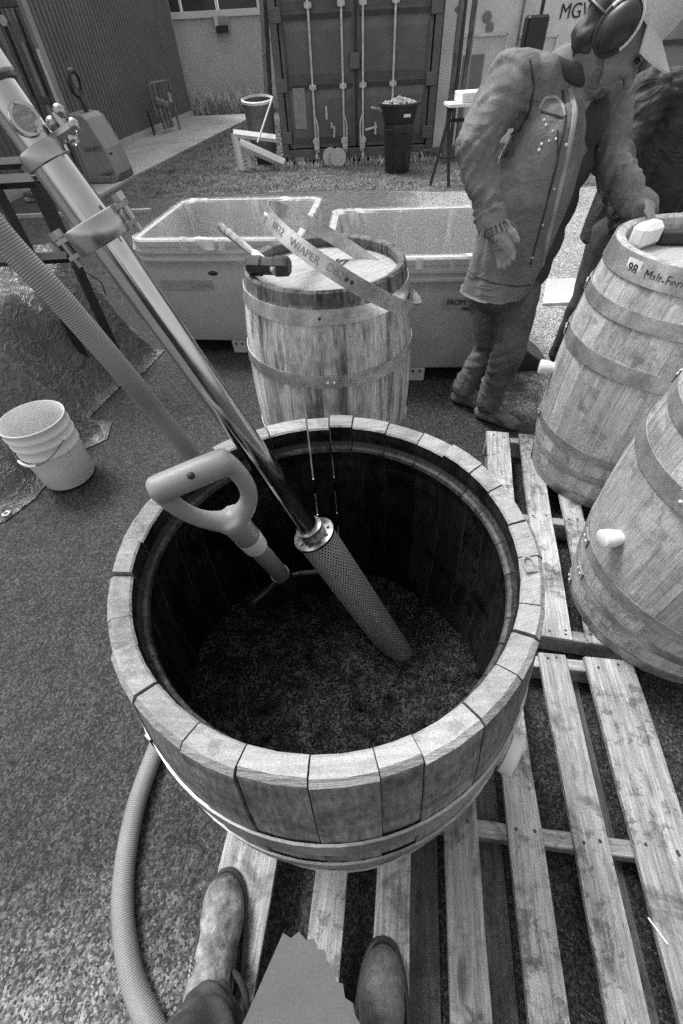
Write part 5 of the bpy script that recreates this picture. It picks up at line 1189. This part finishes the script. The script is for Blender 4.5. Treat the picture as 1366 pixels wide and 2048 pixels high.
# ---- the photographer's own legs
ph_ = thing('person', 'person in dark jeans and worn slip on boots standing on the near pallet', 'person', (-.16, -.28, .14))
tl = G(452, 1752, .175); tr2 = G(768, 1892, .175)
hl_, hr_ = Vector((tl.x + .0, tl.y - .245, .14)), Vector((tr2.x - .035, tr2.y - .245, .14))
def legboot(toe, heel, mat, parent, sgn):
    d = (Vector((toe.x, toe.y, .14)) - heel).normalized(); s_ = Vector((d.y, -d.x, 0)); z = lambda q: Vector((0, 0, q)); BM = Matrix(((d.x, s_.x, 0, 0), (d.y, s_.y, 0, 0), (0, 0, 1, 0), (0, 0, 0, 1)))
    bo = blob('boot', mat, parent, [('c', heel + z(.05), .042, heel + d * .10 + z(.05), .046), ('e', heel + d * .10 + z(.05), (.10, .047, .045), BM), ('e', heel + d * .165 + s_ * .003 * sgn + z(.042), (.085, .051, .042), BM), ('e', heel + d * .19 + z(.036), (.062, .049, .036), BM),
         ('c', heel + d * .03 + z(.10), .050, heel + d * .11 + z(.070), .043), ('c', heel + z(.20), .054, heel + z(.06), .046)], .0055, 4, amp=.0022, fr=26, floor=.152)
    sl = []
    for i in range(32):
        a = 2 * pi * i / 32; fwd = cos(a); c_ = heel + d * (.10 + .156 * fwd); wdh = .0545 if fwd > -.2 else .048
        sl.append(c_ + s_ * (abs(sin(a)) ** .8 * (1 if sin(a) > 0 else -1)) * wdh + z(.013) - parent.location)
    mb = MB(); mb.tube(sl, .0085, 8, closed=True, flat=(1.5, 1)); mb.build('sole_welt', M['rubber'], bo)
    return bo
b1 = legboot(tl, hl_, M['leather'], ph_, 1); b2 = legboot(tr2, hr_, M['leather2'], ph_, -1)
mb = MB()
for q in range(4): 
    c_ = hl_ + Vector((-.040, .085 + .007 * q, .075)) - Vector(ph_.location); mb.tube([c_, c_ + Vector((.004, 0, .045))], .0022, 6)
mb.build('elastic_gusset', M['canvas_lt'], b1)
kl, kr = Vector((-.30, -.27, .56)), Vector((.02, -.40, .56)); pv = Vector((-.14, -.50, .98))
legs = [('c', hl_ + Vector((.012, .008, .13)), .074, kl, .083), ('c', kl, .083, pv + Vector((-.10, 0, -.06)), .10), ('c', hr_ + Vector((0, -.06, .13)), .07, kr, .083), ('c', kr, .083, pv + Vector((.10, 0, -.06)), .10), ('c', pv + Vector((-.08, 0, 0)), .13, pv + Vector((.08, 0, 0)), .13)]
lg = blob('jeans', M['denim2'], ph_, legs, .009, 3, [(hl_ + Vector((0, 0, .1)), kl, .14, .009, 26)], .003, 12, vf=(.005, 14, 6))
us = Vector((-.10, -.52, 1.38)); nk3 = Vector((-.07, -.50, 1.50)); hd3 = Vector((-.05, -.44, 1.63)); H3 = ori((.15, .9, -.35), (0, 0, 1))
s3a, s3b = us + Vector((-.20, 0, .02)), us + Vector((.20, 0, .02)); e3a, e3b = Vector((-.34, -.36, 1.22)), Vector((.20, -.36, 1.22)); w3a, w3b = Vector((-.14, -.17, 1.50)), Vector((.10, -.17, 1.50))
up3 = [('c', pv, .13, us, .15), ('c', us, .12, s3a, .09), ('c', us, .12, s3b, .09), ('c', s3a, .085, e3a, .065), ('c', e3a, .065, w3a, .045), ('c', s3b, .085, e3b, .065), ('c', e3b, .065, w3b, .045), ('c', us, .11, nk3, .075)] + [('e', pv.lerp(us, q), (.21, .14, .12)) for q in (.05, .25, .45, .65, .85, 1)]
blob('jacket', M['hoodie'], ph_, up3, .013, 4, amp=.005, fr=8)
hand3 = []
for w_, sg in ((w3a, 1), (w3b, -1)):
    hand3 += [('c', w_ - Vector((0, .05, .02)), .032, w_ + Vector((0, .04, .03)), .034)] + fingers(w_ + Vector((0, .05, .04)), Vector((.35 * sg, .6, .7)).normalized(), Vector((0, .75, -.65)), Vector((sg, 0, 0)), .5)
blob('body', M['skin'], ph_, [('e', hd3 + Vector((0, -.01, .02)), (.076, .098, .105)), ('e', hd3 + Vector((0, .03, -.05)), (.056, .062, .065)), ('c', hd3 + Vector((0, .085, 0)), .01, hd3 + Vector((0, .10, -.035)), .014), ('c', hd3 - Vector((0, .02, .06)), .055, nk3, .06), ('c', nk3, .06, us, .1), ('c', us, .1, pv, .1), ('c', us, .07, s3a, .05), ('c', us, .07, s3b, .05), ('c', s3a, .05, e3a, .04), ('c', e3a, .04, w3a, .03), ('c', s3b, .05, e3b, .04), ('c', e3b, .04, w3b, .03)] + hand3, .009, 3)
blob('hair', M['hair'], ph_, [('e', hd3 + Vector((0, -.03, .04)), (.083, .092, .095))], .009, 3)
mb = MB(); cb = hl_ + Vector((.012, .012, .075)) - Vector(ph_.location); cuff = [cb + Vector((.074 * cos(a), .079 * sin(a), .004 * sin(3 * a) - .008 * sin(a))) for a in [2 * pi * i / 28 for i in range(28)]]
mb.tube(cuff, .008, 8, closed=True, flat=(1.9, .8)); mb.build('trouser_cuff', M['denim2'], lg)

# ---- torn grey card held low between the boots
edge_px = [(480, 2060), (566, 1866), (582, 1876), (598, 1863), (612, 1880), (628, 1876), (636, 1898), (650, 1900), (654, 1930), (668, 1932), (672, 1962), (686, 1968), (690, 1996), (706, 2006), (710, 2030), (728, 2060), (740, 2110), (470, 2110)]
cz = []
mb = MB(); pts = [G(x, y, .47 - (y - 1860) * .0006) for x, y in edge_px]; cc = sum(pts, Vector()) / len(pts)
k = len(pts); nrm = Vector((0, .3, .95)).normalized()
mid_ = Vector((.0, -.01, .003)); mb.add([p - cc for p in pts] + [p - cc - nrm * .003 for p in pts], [list(range(k))[::-1], list(range(k, 2 * k))] + [(i, (i + 1) % k, k + (i + 1) % k, k + i) for i in range(k)])
tag(mb.build('torn_card', M['card'], None, cc), 'grey card sheet with a stepped torn edge between the boots', 'card')

# ---- dark wedge added for an unidentified dark shape behind the man's leg
wp_ = G(1108, 740); mb = MB(); mb.add([(-.30, .0, 0), (0, 0, 0), (0, .34, 0), (-.30, .34, 0), (-.30, .0, .20), (-.30, .34, .20)], [(3, 2, 1, 0), (0, 1, 4), (1, 2, 5, 4), (2, 3, 5), (3, 0, 4, 5)])
tag(mb.build('dark_wedge', M['black_pl'], None, (wp_.x, wp_.y, 0), bevel=.006), 'dark wedge block on the ground right of the jeans', 'wedge')
# ---- litter: a straw on the pallet, pale leaf on the asphalt, splinter
mb = MB(); a, b = G(1296, 1835, .145), G(1335, 1888, .147); mb.tube([a, b], .0022, 6); tag(mb.build('straw', M['paper'], None), 'thin pale splinter lying on the right deck board', 'splinter')
mb = MB(); a = G(296, 1468, .004); mb.ball(a, (.012, .006, .004), 8, 5, M=RZ(.6)); tag(mb.build('leaf', M['paper'], None), 'small pale leaf on the asphalt beside the barrel', 'leaf')
